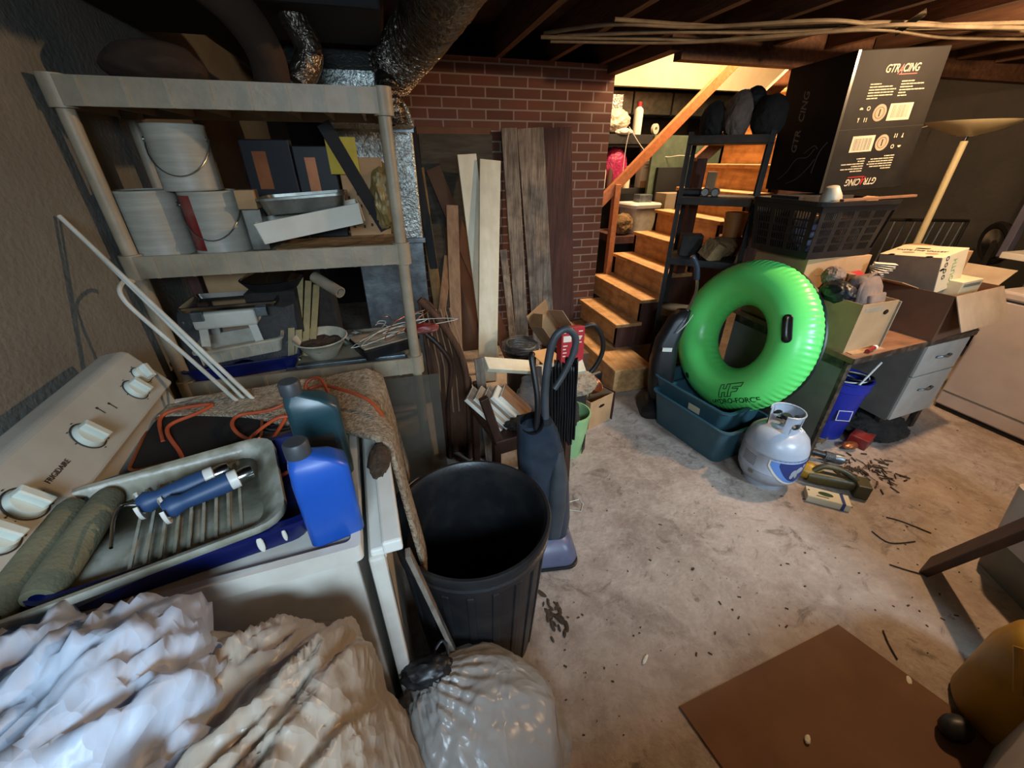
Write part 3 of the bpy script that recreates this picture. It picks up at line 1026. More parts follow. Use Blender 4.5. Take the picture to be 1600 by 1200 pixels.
MB().sheet(10, 8, lambda a, b: Vector((-0.13 + 0.24 * a, -0.07 + 0.15 * b, 0.06 + 0.008 * fn((a * 4, b * 4, 0))))).build('top_sheet', m_cardgrey, t, solid=0.001)
HL = ['white wire hanger lying over the papers, nearest the post', 'white wire hanger beneath the others with a crooked hook', 'wire hanger poking past the shelf post to the right', 'pinkish wire hanger under the white hangers']
for i, l in enumerate(HL):
    t = thing('wire_hanger', l, 'hanger', (-0.075 + 0.03 * i + (0.08 if i == 2 else 0), 1.75 + 0.015 * i, ZM + 0.085 + 0.01 * i), 18 + 11 * i + (-40 if i == 2 else 0), 'wire hangers on the paper tray', rx=4, ry=-6)
    mt = m_wire if i != 3 else m_copper
    MB().tube(smoothpath([(-0.17, 0, 0), (0, 0.07, 0), (0.17, 0, 0), (0, -0.005, 0)], 4, True), 0.0016, 6, True).build('frame', mt, t, smooth=True)
    MB().tube(smoothpath([(0, 0.07, 0), (0, 0.10, 0), (0.02, 0.125, 0), (0.0, 0.145, 0.003), (-0.02, 0.13, 0.006)], 5), 0.0016, 6).build('hook', mt, t, smooth=True)
t = tag(MB().ico((0.07, 1.76, ZM + 0.10), (0.07, 0.03, 0.02), 3, lambda p: p * (1 + 0.3 * ridge(p, 1.6))).build('red_rag', m_redtin), 'dark red rag caught between the hangers beside the post', 'rag')
tag(MB().ico((-0.26, 1.90, ZM + 0.035), (0.06, 0.03, 0.03), 3, lambda p: p * (1 + 0.4 * ridge(p, 2))).build('metal_bits', m_tin), 'small heap of metal bits right of the bowl', 'metal bits', kind='stuff')

# lower levels
tag(MB().box(-0.30, 0.11, 0, 0.004, 0.0, 0.745, T(0, 1.615, 0.0)).build('plastic_sheet', m_smoke), 'smoky translucent plastic panel standing before the lowest shelf', 'panel')
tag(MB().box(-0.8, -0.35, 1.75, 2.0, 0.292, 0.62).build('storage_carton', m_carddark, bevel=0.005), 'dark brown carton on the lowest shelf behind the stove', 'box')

# white poles leaning on the wall
for (a, b, l, r) in ((((93, 338), -0.893), ((398, 626), 0.945), 'upper of the two parallel white rods leaning on the wall', 0.006),
                     (((101, 345), -0.893), ((385, 627), 0.945), 'lower of the two parallel white rods leaning on the wall', 0.005)):
    p0 = at(*a[0], X=a[1])
    p1 = at(*b[0], z=b[1])
    tag(MB().rod(p1, p0, r).build('curtain_rod', m_wire, smooth=True, angle=30), l, 'rod', 'white rods leaning from the stove to the wall')
p1 = at(372, 628, z=0.95)
pts = [at(208, 440, X=-0.80), at(196, 438, X=-0.80), at(187, 450, X=-0.79), at(192, 466, X=-0.78), at(215, 490, X=-0.755), at(290, 555, X=-0.66), p1]
pts = smoothpath(pts, 6)
tag(MB().tube(pts, 0.006, 8).build('curtain_rod', m_wire, smooth=True), 'white rod with a hooked top and rusty lower end', 'rod', 'white rods leaning from the stove to the wall')

# ---------------------------------------------------------------- stove
ST = thing('electric_stove', 'dirty white electric stove with five knobs against the grey wall', 'stove', (-0.138, 0.585, 0), 4.3)
mb = MB()
mb.box(-0.62, -0.015, 0.012, 0.748, 0.04, 0.885)
mb.build('body', m_enamel, ST, bevel=0.006)
mb = MB().loft([ring3(0.42, 0.5, 0.03, 0.0), ring3(0.41, 0.49, 0.03, 0.003)], M=T(-0.3, 0.011, 0.48) @ EU(90, 0, 0))
mb.build('embossed_side_panel', m_enamel, ST, smooth=True, angle=30)
mb = MB()
outer = ring3(0.665, 0.762, 0.012, 0.885, cx=-0.3325, cy=0.381)
o2 = ring3(0.665, 0.762, 0.012, 0.925, cx=-0.3325, cy=0.381)
i1 = ring3(0.630, 0.727, 0.012, 0.925, cx=-0.3325, cy=0.381)
i2 = ring3(0.620, 0.717, 0.012, 0.913, cx=-0.3325, cy=0.381)
mb.loft([outer, o2, i1, i2], cap=False)
mb.add(i2, [tuple(range(len(i2)))])
mb.build('cooktop', m_enamel, ST, smooth=True, angle=30)
for (x, y, r) in ((-0.19, 0.19, 0.10), (-0.19, 0.56, 0.08), (-0.42, 0.19, 0.08), (-0.42, 0.56, 0.10)):
    MB().lathe([(0.0001, 0.906), (r * 0.8, 0.906), (r * 0.9, 0.915), (r, 0.917), (r, 0.914)], 32, T(x, y)).build('drip_pan', m_galv, ST, smooth=True)
    pts = [Vector((x + (0.015 + (r - 0.02) * k / 70) * math.cos(k * 0.36), y + (0.015 + (r - 0.02) * k / 70) * math.sin(k * 0.36), 0.921)) for k in range(71)]
    MB().tube(pts, 0.0035, 6).build('burner_coil', m_blackmetal, ST, smooth=True)
# oven door, its handle ledge
mb = MB().box(0.004, 0.038, 0.012, 0.748, 0.19, 0.865)
mb.build('oven_door', m_enamel, ST, bevel=0.008)
mb = MB().box(0.036, 0.075, 0.008, 0.752, 0.872, 0.905).box(0.010, 0.04, 0.02, 0.74, 0.845, 0.88)
mb.build('door_handle', m_white, ST, bevel=0.005)
MB().box(0.004, 0.036, 0.012, 0.748, 0.03, 0.175).build('bottom_drawer', m_enamel, ST, bevel=0.006)
# riser and slanted console
mb = MB()
prof = [(-0.515, 0.913), (-0.525, 0.975), (-0.502, 0.985), (-0.572, 1.095), (-0.585, 1.102), (-0.64, 1.095), (-0.65, 0.885), (-0.56, 0.885)]
mb.prism(prof, 0, 0.758, Matrix(((1, 0, 0, 0), (0, 0, 1, 0.0), (0, 1, 0, 0), (0, 0, 0, 1))))
con = mb.build('console', m_console, ST, bevel=0.010, segs=3)
# local frame of the slanted face
PC = Vector((-0.502, 0, 0.985))
PD = Vector((-0.572, 0, 1.095))
fx = Vector((0, 1, 0))
fy = (PD - PC).normalized()
fz = fx.cross(fy)
FM = Matrix((fx, fy, fz)).transposed().to_4x4()
FM.translation = PC
FL = (PD - PC).length
for i, (y, v, s) in enumerate(((0.11, 0.5, 1.0), (0.187, 0.5, 1.0), (0.40, 0.5, 1.0), (0.625, 0.45, 0.92), (0.695, 0.55, 0.78))):
    M = FM @ T(y, FL * v, 0.001)
    k = MB().lathe([(0.0001, 0), (0.030 * s, 0), (0.030 * s, 0.004), (0.027 * s, 0.012), (0.0001, 0.014)], 32, M).build('knob', m_knob, con, smooth=True, angle=50)
    MB().prism([(-0.027 * s, -0.009), (0.027 * s, -0.009), (0.024 * s, 0.009), (-0.024 * s, 0.009)], 0.01, 0.03, M @ EU(0, 0, 95 if i != 4 else 60)).build('knob_grip', m_knob, k, bevel=0.003)
    mb = MB()
    for a in range(0, 300, 45):
        mb.cbox((0.038 * s * math.cos(math.radians(a - 100)), 0.038 * s * math.sin(math.radians(a - 100)), 0.0005), (0.004, 0.002, 0.0008), M)
    mb.lathe([(0.0315 * s, 0.0002), (0.0335 * s, 0.0006), (0.0345 * s, 0.0002)], 32, M)
    mb.build('dial_print', m_print, con)
text('FRIGIDAIRE', 0.014, m_print, con, FM @ T(0.245, 0.058, 0.0008), name='brand_lettering', sx=1.0)
mb = MB()
for y in (0.49, 0.525):
    mb.cbox((y, 0.085 - (y - 0.47) * 0.3, 0.001), (0.002, 0.016, 0.0008), FM)
    mb.cyl(0.003, 0, 0.0015, 10, FM @ T(y, 0.096 - (y - 0.47) * 0.3, 0))
mb.build('indicator_marks', m_print, con)


def SW(x, y, z=0.0):
    c, s_ = math.cos(math.radians(4.3)), math.sin(math.radians(4.3))
    return Vector((-0.138 + x * c - y * s_, 0.585 + x * s_ + y * c, z))


# black griddle lying at the back of the cooktop
g = thing('griddle', 'dark flat griddle lying on the back of the stove under the cord', 'griddle', SW(-0.38, 0.52, 0.926), 12)
mb = MB()
mb.loft([ring3(0.26, 0.24, 0.03, 0), ring3(0.27, 0.25, 0.03, 0.012), ring3(0.255, 0.235, 0.028, 0.014)], cap=True)
mb.build('plate', m_blackmetal, g, smooth=True, angle=30)
MB().tube([Vector((x, y, 0.014)) for x, y in rrect(0.272, 0.252, 0.03)], 0.004, 6, True).build('rim', m_copper, g, smooth=True)

# carpet scrap draped over the far front corner
def carpet(a, b):
    x = -0.52 + 0.72 * a
    y = 0.70 - 0.46 * (1 - b) * (0.15 + 0.85 * a ** 1.5) + 0.10 * a * (b - 0.5)
    z = 0.942 + 0.012 * fn((x * 8, y * 8, 2))
    over = x - 0.045
    if over > 0:
        z -= over * 2.6
        x = 0.075 + over * 0.25 + 0.012 * math.sin(b * 9)
    return SW(x, y, z)
mb = MB().sheet(60, 40, carpet)
tag(mb.build('carpet_scrap', m_carpet, solid=0.012, smooth='all'), 'speckled tan carpet scrap draped over the stove corner', 'carpet')

# orange extension cord in loops
C = lambda x, y, z: at(x, y, z=z)
cord = [C(255, 690, .94), C(250, 655, .95), C(275, 640, .955), C(330, 632, .955), C(310, 645, .955), C(262, 668, .95), C(280, 705, .94),
        C(300, 735, .94), C(350, 730, .95), C(420, 690, .95), C(455, 640, .965), C(478, 618, 1.0), C(500, 620, 1.03), C(515, 650, 1.0), C(515, 672, .97),
        C(470, 690, .955), C(400, 690, .955), C(365, 670, .955), C(372, 650, .955), C(430, 638, .965), C(490, 605, .99), C(530, 608, .99), C(575, 625, .975), C(598, 650, .95)]
tag(MB().tube(smoothpath(cord, 8), 0.0048, 8).build('extension_cord', m_cord, smooth=True), 'orange extension cord looped over the back of the stove', 'cord')
cord = [C(400, 745, .945), C(380, 700, .955), C(430, 655, .965), C(475, 645, .965), C(478, 600, 1.02), C(500, 592, 1.03), C(512, 625, .98), C(480, 660, .955), C(440, 700, .95), C(425, 745, .945), C(455, 735, .945)]
tag(MB().tube(smoothpath(cord, 8), 0.0045, 8).build('extension_cord', m_cord, smooth=True), 'thinner red orange cord arching up behind the dark jug', 'cord')


def jug(name, label, loc, rz, w, dpt, h, body, cap, handle=True, off=-0.025, rx=0):
    t = thing(name, label, 'jug', loc, rz, 'jugs on the stove corner', rx=rx)
    mb = MB()
    r = min(w, dpt) * 0.22
    rings = [ring3(w * 0.92, dpt * 0.9, r, 0), ring3(w, dpt, r, 0.006), ring3(w, dpt, r, h * 0.68), ring3(w * 0.97, dpt * 0.97, r, h * 0.75),
             ring3(w * 0.75, dpt * 0.8, r * 0.8, h * 0.83, cx=off * 0.4), ring3(0.034, 0.034, 0.0165, h * 0.90, cx=off), ring3(0.034, 0.034, 0.0165, h * 0.95, cx=off)]
    mb.loft(rings)
    mb.build('bottle', body, t, smooth=True, angle=60)
    mb = MB().lathe([(0.0001, h * 0.90), (0.021, h * 0.90), (0.021, h * 0.90 + 0.024), (0.018, h * 0.90 + 0.028), (0.0001, h * 0.90 + 0.028)], 24, T(off, 0))
    mb.build('cap', cap, t, smooth=True, angle=40)
    return t


t = jug('oil_jug', 'bright blue plastic jug with dark cap at the stove front', tuple(at(517, 848, z=0.918) + Vector((0.01, 0.03, 0))), 14, 0.098, 0.062, 0.225, m_blue, m_cap)
t2 = jug('oil_jug', 'dark petrol blue jug with black label behind the blue jug', tuple(at(520, 745, z=0.93) + Vector((-0.005, 0.02, 0))), 8, 0.10, 0.062, 0.245, m_petrol, m_cap, off=-0.032)
MB().box(-0.035, 0.028, -0.0325, -0.031, 0.03, 0.125).build('label_patch', m_print, t2)
tag(MB().ico(SW(0.05, 0.25, 0.925), (0.022, 0.05, 0.012), 3, lambda p: p * (1 + 0.5 * ridge(p, 2.5))).build('dead_leaf', m_brown), 'dark brown dead leaf on the oven door edge', 'leaf')

# navy tray with paint streaks under, white lined tray with rollers on top
t = thing('paint_tray', 'dark blue paint tray with white drips under the lined tray', 'paint tray', SW(-0.285, 0.165, 0.926), 12)
mb = MB()
tub(mb, 0.40, 0.29, 0.065, 0.9, 0.004, 0.012, 0.035)
mb.build('tray_shell', m_navy, t, smooth=True, angle=40)
mb = MB()
for (x, z, a, b) in ((0.10, 0.03, 0.006, 0.02), (0.14, 0.035, 0.004, 0.016), (0.19, 0.012, 0.012, 0.008), (0.05, 0.06, 0.02, 0.004)):
    mb.ico((x, -0.143 + 0.1 * (0.0 if x < 0.18 else 0.04) - z * 0.18 + 0.004, z), (a, 0.003, b), 2)
mb.build('paint_drips', m_paper, t)
t = thing('paint_tray', 'grey white lined paint tray holding rollers, tilted on the stove', 'paint tray', (-0.505, 0.695, 0.948), 17)
mb = MB()
R = [ring3(0.36, 0.24, 0.04, 0.012), ring3(0.42, 0.285, 0.045, 0.055), ring3(0.436, 0.30, 0.05, 0.057), ring3(0.439, 0.303, 0.05, 0.045)]
for v in R[0]:
    v.z = 0.003 + (0.03 if v.x > 0.05 else 0)
mb.loft(R, cap=False)
a = R[0]
mb.add(a, [tuple(range(len(a)))])
mb.build('tray_shell', m_tray, t, smooth=True, angle=40, solid=0.003)
mb = MB()
for i in range(9):
    mb.box(-0.02 + i * 0.02, -0.015 + i * 0.02, -0.11, 0.11, 0.030, 0.0345)
mb.build('ramp_ribs', m_tray, t)
MTRAY = Matrix.Translation((-0.505, 0.695, 0.948)) @ RZ(17)
for (x, l) in ((-0.150, 'leftmost dirty grey paint roller sleeve in the lined tray'), (-0.098, 'second dirty grey paint roller sleeve in the lined tray')):
    P = MTRAY @ Vector((x, 0.005, 0.038))
    ax = (MTRAY.to_3x3() @ Vector((0.22, 1, 0))).normalized()
    rr = thing('paint_roller', l, 'paint roller', P, 0, 'roller sleeves in the lined tray')
    mb = MB().lathe([(0.012, -0.115), (0.022, -0.115), (0.0255, -0.10), (0.0265, 0), (0.0255, 0.10), (0.022, 0.115), (0.012, 0.115)], 24, frame((0, 0, 0), ax))
    mb.build('sleeve', m_roller, rr, smooth=True, angle=50)
for i, (dx, dy, l) in enumerate(((0.045, 0.025, 'left blue handled roller frame with clear end cap in the tray'), (0.085, -0.012, 'right blue handled roller frame lying beside the other in the tray'))):
    P = MTRAY @ Vector((dx, dy, 0.066))
    hn = thing('roller_applicator', l, 'roller frame', P, 24 + 2 * i, 'blue handled roller frames in the tray')
    prof = [(0.0001, -0.055), (0.014, -0.055), (0.021, -0.042), (0.015, -0.025), (0.017, 0.0), (0.019, 0.03), (0.019, 0.05)]
    M = frame((0, 0, 0), (1, 0, 0.05))
    MB().lathe(prof, 20, M).build('grip', m_navyhandle, hn, smooth=True, angle=60)
    MB().lathe([(0.0175, 0.05), (0.0185, 0.052), (0.0185, 0.066), (0.014, 0.067)], 20, M).build('collar', m_white, hn, smooth=True, angle=40)
    MB().lathe([(0.014, 0.067), (0.0155, 0.08), (0.0135, 0.092), (0.0001, 0.094)], 20, M).build('end_cap', m_chrome, hn, smooth=True, angle=50)
    MB().lathe([(0.020, -0.060), (0.027, -0.058), (0.028, -0.052), (0.021, -0.052)], 20, M, a0=60, a1=300).build('guard', m_white, hn, smooth=True)
    if i == 0:
        MB().tube(smoothpath([(-0.055, 0, 0), (-0.075, 0.0, 0.008), (-0.085, -0.03, 0.008), (-0.09, -0.095, 0.0)], 6), 0.0028, 8).build('wire_arm', m_chrome, hn, smooth=True)
# ---------------------------------------------------------------- bin, bags, vacuum in the foreground
t = thing('trash_can', 'large empty black ribbed plastic trash can beside the stove', 'trash can', (0.122, 0.895, 0))
mb = MB()
R0, R1, HH = 0.190, 0.228, 0.63
mb.lathe([(0.0001, 0.0), (R0 - 0.01, 0.0), (R0, 0.012), (R1 - 0.004, HH - 0.075), (R1 + 0.008, HH - 0.072), (R1 + 0.010, HH - 0.05), (R1 + 0.004, HH - 0.047), (R1 + 0.006, HH - 0.03),
          (R1 + 0.012, HH - 0.028), (R1 + 0.014, HH - 0.008), (R1 + 0.010, HH), (R1 + 0.002, HH), (R1 - 0.006, HH - 0.012), (R1 - 0.010, HH - 0.03), (R1 - 0.014, HH - 0.075), (R0 - 0.012, 0.012), (0.0001, 0.01)], 64)
mb.build('can_body', m_canblack, t, smooth=True, angle=35)
for i in range(20):
    a = math.radians(i * 18 + 5)
    c, s_ = math.cos(a), math.sin(a)
    MB().bar((R0 * c * 1.0, R0 * s_, 0.03), ((R1 - 0.004) * c, (R1 - 0.004) * s_, HH - 0.09), 0.022, 0.010, (-s_, c, 0)).build('rib', m_canblack, t, bevel=0.003)
for a in (140,):
    M = RZ(a) @ T(R1 + 0.012, 0, HH - 0.05)
    MB().tube([M @ Vector(p) for p in smoothpath([(0, -0.07, 0.03), (0.012, -0.06, 0.035), (0.016, 0, 0.04), (0.012, 0.06, 0.035), (0, 0.07, 0.03)], 5)], 0.009, 10).build('handle', m_canblack, t, smooth=True)

tag(MB().bar((-0.06, 0.625, 0.93 - 0.10), (0.02, 0.66, 0.30), 0.026, 0.012, (0, 1, 0)).build('wooden_stake', m_oldwood, bevel=0.002), 'brown wooden stake standing between stove door and trash can', 'stake')


def crumple(p, c1=1.6, amp=0.16, seed=0.0):
    q = Vector(p) + Vector((seed, seed * 1.7, -seed))
    d = amp * (ridge(q, c1, 4) - 0.35) + 0.05 * fn(q, 0.9)
    return p * (1 + d)


def crumple2(p, amp=0.2, seed=0.0, s=1.0):
    q = Vector(p) * s + Vector((seed, seed * 1.7, -seed))
    q = q + 0.35 * Vector((fn(q, 1.3), fn(q + Vector((7, 0, 0)), 1.3), fn(q + Vector((0, 9, 0)), 1.3)))
    # long folds running one way, with smaller creases between them
    a = Vector((q.x * 0.75 + q.y * 0.55, (q.y - q.x) * 2.1, q.z * 1.1))
    v = 0.9 * (1 - 2 * abs(noise.noise(a * 1.5))) + 0.5 * (1 - 2 * abs(noise.noise(a * 3.4 + Vector((3, 1, 2))))) + 0.25 * (1 - 2 * abs(noise.noise(a * 8.0)))
    d = noise.voronoi(q * 2.2)[0]
    v += 0.5 * (d[1] - d[0]) + 0.10 * (1 - 2 * abs(noise.noise(q * 15.0)))
    return p * (1 + amp * 0.62 * (v - 0.75))


def sup(p, n=4.0):
    k = (abs(p.x) ** n + abs(p.y) ** n + abs(p.z) ** n) ** (-1.0 / n)
    return p * k


def film_obj(name, c, rad, m, label, cat, seed, c1=1.6, amp=0.16, shape=None, sub=6, parent=None):
    def f(p):
        q = crumple(p, c1, amp, seed)
        if shape:
            q = shape(p, q)
        return q
    mb = MB().ico(c, rad, sub, f)
    o = mb.build(name, m, parent, smooth='all')
    if label:
        tag(o, label, cat)
    return o


mb = MB().ico((-0.60, 0.17, 0.52), (0.30, 0.375, 0.52), 7, lambda p: (lambda q: Vector((max(q.x, -1.0), min(q.y, 1.0), max(q.z, -0.95))))(crumple2(sup(p, 5), 0.15, 3.1, 1.1)))
tag(mb.build('crumpled_plastic_sheet', m_bagwhite, smooth='all'), 'bluish white crumpled plastic bag at the lower left before the stove', 'plastic bag')
def tshape(p):
    q = crumple2(sup(p, 4.0), 0.12, 8.4, 0.62)
    f = 1.0 + 0.45 * max(0.0, -q.z + 0.25)
    return Vector((q.x * f, min(q.y * 1.0, 1.05), max(q.z, -0.95)))
mb = MB().ico((-0.285, 0.18, 0.475), (0.17, 0.35, 0.475), 7, tshape)
tag(mb.build('crumpled_plastic_sheet', m_bagtan, smooth='all'), 'tan translucent crumpled plastic bag right of the bluish white one', 'plastic bag')
tag(MB().ico((-0.30, 0.16, 0.40), (0.10, 0.24, 0.30), 4, lambda p: crumple(p, 1.2, 0.15, 2)).build('tan_packing', m_tancloth), 'mustard tan packing seen through the translucent plastic bag', 'packing')
tag(MB().box(-0.29, -0.20, 0.40, 0.545, 0, 0.60).build('tan_carton', m_cardgrey, bevel=0.006), 'narrow tan carton between the plastic bags and the stove', 'box')

# tied grey rubbish bag
def gshape(p, q):
    # gather towards the knot
    z = q.z
    if z > 0.55:
        k = (z - 0.55) / 0.6
        q = Vector((q.x * (1 - 0.25 * k) - 0.30 * k, q.y * (1 - 0.2 * k) + 0.1 * k, z))
    a = math.atan2(p.y - 0.35, p.x + 0.45)
    kd = math.hypot(p.x + 0.42, p.y - 0.42)
    w = max(0.0, p.z + 0.2) * 0.030 * (0.4 + 1.6 * abs(fn(p, 3.0))) * max(0.0, 1.25 - kd)
    a = math.atan2(p.y - 0.42, p.x + 0.42)
    q = q * (1 + w * math.sin(a * 30 + 6 * fn(p, 1.2)))
    if p.x > 0.2 and p.z < -0.1:
        q = Vector((q.x * (1 + 0.14 * (p.x - 0.2)), q.y, q.z))
    q.z = max(q.z, -0.80)
    return q
t = thing('rubbish_bag', 'tied grey translucent rubbish bag on the floor before the trash can', 'rubbish bag', (0.035, 0.49, 0))
MB().ico((0.0, 0.0, 0.20), (0.235, 0.215, 0.24), 6, lambda p: gshape(p, crumple2(p, 0.07, 5.5, 0.7))).build('bag_body', m_baggrey, t, smooth='all')
K = Vector((-0.085, 0.10, 0.418))
mb = MB().ico((K.x - 0.012, K.y - 0.01, K.z + 0.022), (0.055, 0.03, 0.026), 4, lambda p: p * (1 + 0.3 * ridge(p, 1.8)))
kn = mb.build('drawstring_knot', m_black, t, smooth=True)
kn['label'] = 'black drawstring knot'
MB().tube(smoothpath([K, K + Vector((0.01, 0.03, 0.02)), K + Vector((0.035, 0.05, 0.03)), K + Vector((0.045, 0.02, 0.02)), K + Vector((0.02, 0.0, 0.01))], 6), 0.004, 8, False, 0.4).build('string_loop', m_black, kn, smooth=True)
MB().tube(smoothpath([K, K + Vector((-0.03, -0.02, 0.0)), K + Vector((-0.055, -0.045, -0.02)), K + Vector((-0.035, -0.05, -0.02)), K + Vector((-0.01, -0.02, 0.005))], 6), 0.005, 8, False, 0.4).build('string_loop', m_black, kn, smooth=True)
for i in range(7):
    c = (0.07 * math.cos(i * 2.3), 0.06 * math.sin(i * 2.3) - 0.02, 0.12 + 0.025 * (i % 3))
    MB().ico(c, (0.05, 0.045, 0.045), 2, lambda p: crumple(p, 1.5, 0.3, i)).build('rubbish_inside', [m_paper, m_card, m_greenpail, m_paper, m_copper, m_cardgrey, m_brown][i], t)

# upright vacuum, slate blue
t = thing('upright_vacuum', 'slate blue upright vacuum with looped handle behind the trash can', 'vacuum cleaner', (0.47, 1.20, 0), -8)
mb = MB()
mb.loft([[Vector((x * sx + ox, y * sy + oy, z)) for x, y in rrect(0.185, 0.12, 0.05)] for (sx, sy, ox, oy, z) in
         ((1.05, 1.1, 0.02, 0.0, 0.11), (1.15, 1.15, 0.015, 0.0, 0.2), (1.12, 1.1, 0.0, 0.0, 0.4), (1.0, 1.0, -0.02, 0.0, 0.55), (0.85, 0.9, -0.035, 0.0, 0.66), (0.70, 0.8, -0.045, -0.0, 0.705))], cap=True)
mb.build('dust_housing', m_vac, t, smooth=True, angle=60)
MB().loft([[Vector((x * k + 0.045, y * k + o, z)) for x, y in rrect(0.07, 0.10, 0.03)] for (k, o, z) in ((0.9, -0.035, 0.13), (1.05, -0.045, 0.3), (1.0, -0.04, 0.45), (0.6, -0.02, 0.58))]).build('filter_cover', m_cap, t, smooth=True, angle=60)
MB().lathe([(0.042, 0.0), (0.045, 0.02), (0.04, 0.022), (0.036, 0.0), (0.03, -0.06)], 24, T(-0.055, -0.02, 0.70) @ EU(25, -25, 0)).build('hose_port', m_glassblack, t, smooth=True)
mb = MB().loft([ring3(0.26, 0.20, 0.05, 0.012, cx=0.01, cy=-0.03), ring3(0.27, 0.21, 0.05, 0.04, cx=0.01, cy=-0.03), ring3(0.22, 0.16, 0.05, 0.095, cx=0.01, cy=-0.01), ring3(0.12, 0.09, 0.04, 0.125, cx=0.01, cy=0.0)])
mb.build('floor_head', m_vaclight, t, smooth=True, angle=60)
MB().loft([ring3(0.28, 0.22, 0.05, 0.0, cx=0.01, cy=-0.03), ring3(0.28, 0.22, 0.05, 0.015, cx=0.01, cy=-0.03)]).build('bumper', m_black, t, bevel=0.004)
for s_ in (-1, 1):
    MB().cyl(0.03, -0.012, 0.012, 20, T(0.01 + s_ * 0.12, 0.06, 0.03) @ EU(0, 90, 0)).build('wheel', m_black, t, smooth=True, angle=40)
hp = smoothpath([(-0.0, 0.0, 0.62), (-0.005, 0.03, 0.80), (0.01, 0.05, 0.95), (0.03, 0.055, 1.02), (0.07, 0.06, 1.045), (0.105, 0.06, 1.01), (0.10, 0.055, 0.95), (0.065, 0.045, 0.87), (0.03, 0.03, 0.82)], 8)
MB().tube(hp, [0.016 - 0.005 * i / len(hp) for i in range(len(hp))], 14).build('handle', m_cap, t, smooth=True)
MB().tube(smoothpath([(-0.05, -0.05, 0.70), (-0.045, -0.03, 0.82), (-0.06, 0.02, 0.95), (-0.055, 0.04, 0.965)], 8), 0.011, 10).build('wand', m_black, t, smooth=True)
for k, (dx, dy) in enumerate(((0.09, 0.10), (0.125, 0.12), (0.105, 0.14))):
    pass
# black pleated bag hanging beside the handle
def pleat(a, b):
    x = 0.583 + 0.125 * a
    y = 1.485 + 0.014 * math.sin(a * 62) + 0.01 * fn((a * 4, b * 3, 0))
    z = 0.785 - 0.44 * b - 0.02 * math.sin(a * 17)
    return Vector((x + 0.02 * b, y, z + 0.01 * math.sin(a * 40) * (1 - b)))
tag(MB().sheet(140, 16, pleat).build('pleated_bag', m_black, solid=0.006, smooth='all'), 'black pleated folded bag hanging right of the vacuum handle', 'bag')

# ---------------------------------------------------------------- junk around the wooden chair
t = thing('wooden_chair', 'dark wooden chair piled with junk behind the trash can', 'chair', (0.53, 1.66, 0), 10)
MB().box(-0.23, 0.21, -0.15, 0.21, 0.40, 0.425).build('seat', m_darkwood, t, bevel=0.006)
for sx in (-1, 1):
    for sy in (-1, 1):
        MB().bar((sx * 0.20 - 0.01, sy * 0.14 + 0.03, 0.40), (sx * 0.205 - 0.01, sy * 0.15 + 0.03, 0.0), 0.036, 0.036, (1, 0, 0)).build('leg', m_darkwood, t, bevel=0.003)
MB().box(-0.21, 0.19, -0.13, -0.11, 0.33, 0.40).build('apron', m_darkwood, t, bevel=0.002)
MB().box(-0.20, 0.18, -0.115, -0.10, 0.14, 0.17).build('stretcher', m_darkwood, t, bevel=0.002)
for s_ in (-1, 1):
    MB().bar((s_ * 0.2 - 0.01, -0.13, 0.425) if s_ < 0 else (s_ * 0.2 - 0.01, 0.2, 0.425), (-0.27, -0.12, 0.66) if s_ < 0 else (0.2, 0.24, 0.55), 0.04, 0.03, (1, 0, 0)).build('back_post', m_darkwood, t, bevel=0.003)
bl = ['grey green book leaning at the left of the chair pile', 'thin pale book second from left in the chair pile', 'cream edged book in the middle of the chair pile', 'white and black book slanting right in the chair pile', 'narrow brown board beside the books on the chair']
for i, l in enumerate(bl):
    mt = [m_oldwood, m_cardgrey, m_oldwood, m_paper, m_tanwood][i]
    x = 0.40 + i * 0.036
    b = thing('book', l, 'book', (x, 1.60 + 0.01 * i, 0.43), -25, 'books on the wooden chair', ry=-46)
    MB().box(-0.012, 0.012, -0.06, 0.06, 0.0, 0.23 - 0.01 * i).build('cover', mt, b, bevel=0.002)
    MB().box(-0.009, 0.009, -0.062, 0.058, 0.003, 0.232 - 0.01 * i).build('pages', m_paper, b)
tag(MB().bar((0.39, 1.95, 0.595), (0.70, 2.02, 0.50), 0.09, 0.03, (0, 1, 0.4)).build('cream_board', m_whiteboard, bevel=0.004), 'left cream board with a brown stripe lying on the junk pile', 'board', 'cream boards across the junk pile')
tag(MB().bar((0.71, 1.98, 0.485), (0.985, 1.96, 0.50), 0.085, 0.035, (0, 1, 0.6)).build('cream_board', m_whiteboard, bevel=0.004), 'right cream board below the red box with orange edges', 'board', 'cream boards across the junk pile')
t = thing('glass_jar', 'clear empty glass jar standing in the junk on the chair', 'jar', (0.575, 1.72, 0.43))
MB().lathe([(0.0001, 0), (0.05, 0), (0.055, 0.02), (0.055, 0.12), (0.045, 0.15), (0.048, 0.165), (0.044, 0.165), (0.041, 0.15), (0.05, 0.12), (0.05, 0.02), (0.0001, 0.006)], 28).build('jar_body', m_clearplast, t, smooth=True)
tag(MB().ico((0.56, 1.68, 0.50), (0.085, 0.06, 0.07), 5, lambda p: crumple(p, 1.7, 0.3, 1)).build('plastic_bag', m_clearplast, smooth='all'), 'crumpled clear plastic bag in front of the glass jar', 'plastic bag')
tag(MB().ico((0.50, 1.56, 0.45), (0.10, 0.05, 0.03), 4, lambda p: crumple(p, 1.5, 0.3, 4)).build('black_cloth', m_cloth), 'black cloth heap hanging at the front of the chair seat', 'cloth')
tag(MB().ico((0.70, 1.60, 0.455), (0.045, 0.04, 0.03), 4, lambda p: crumple(p, 1.5, 0.3, 9)).build('paper_wad', m_paper), 'white paper wad at the right front corner of the chair', 'paper')
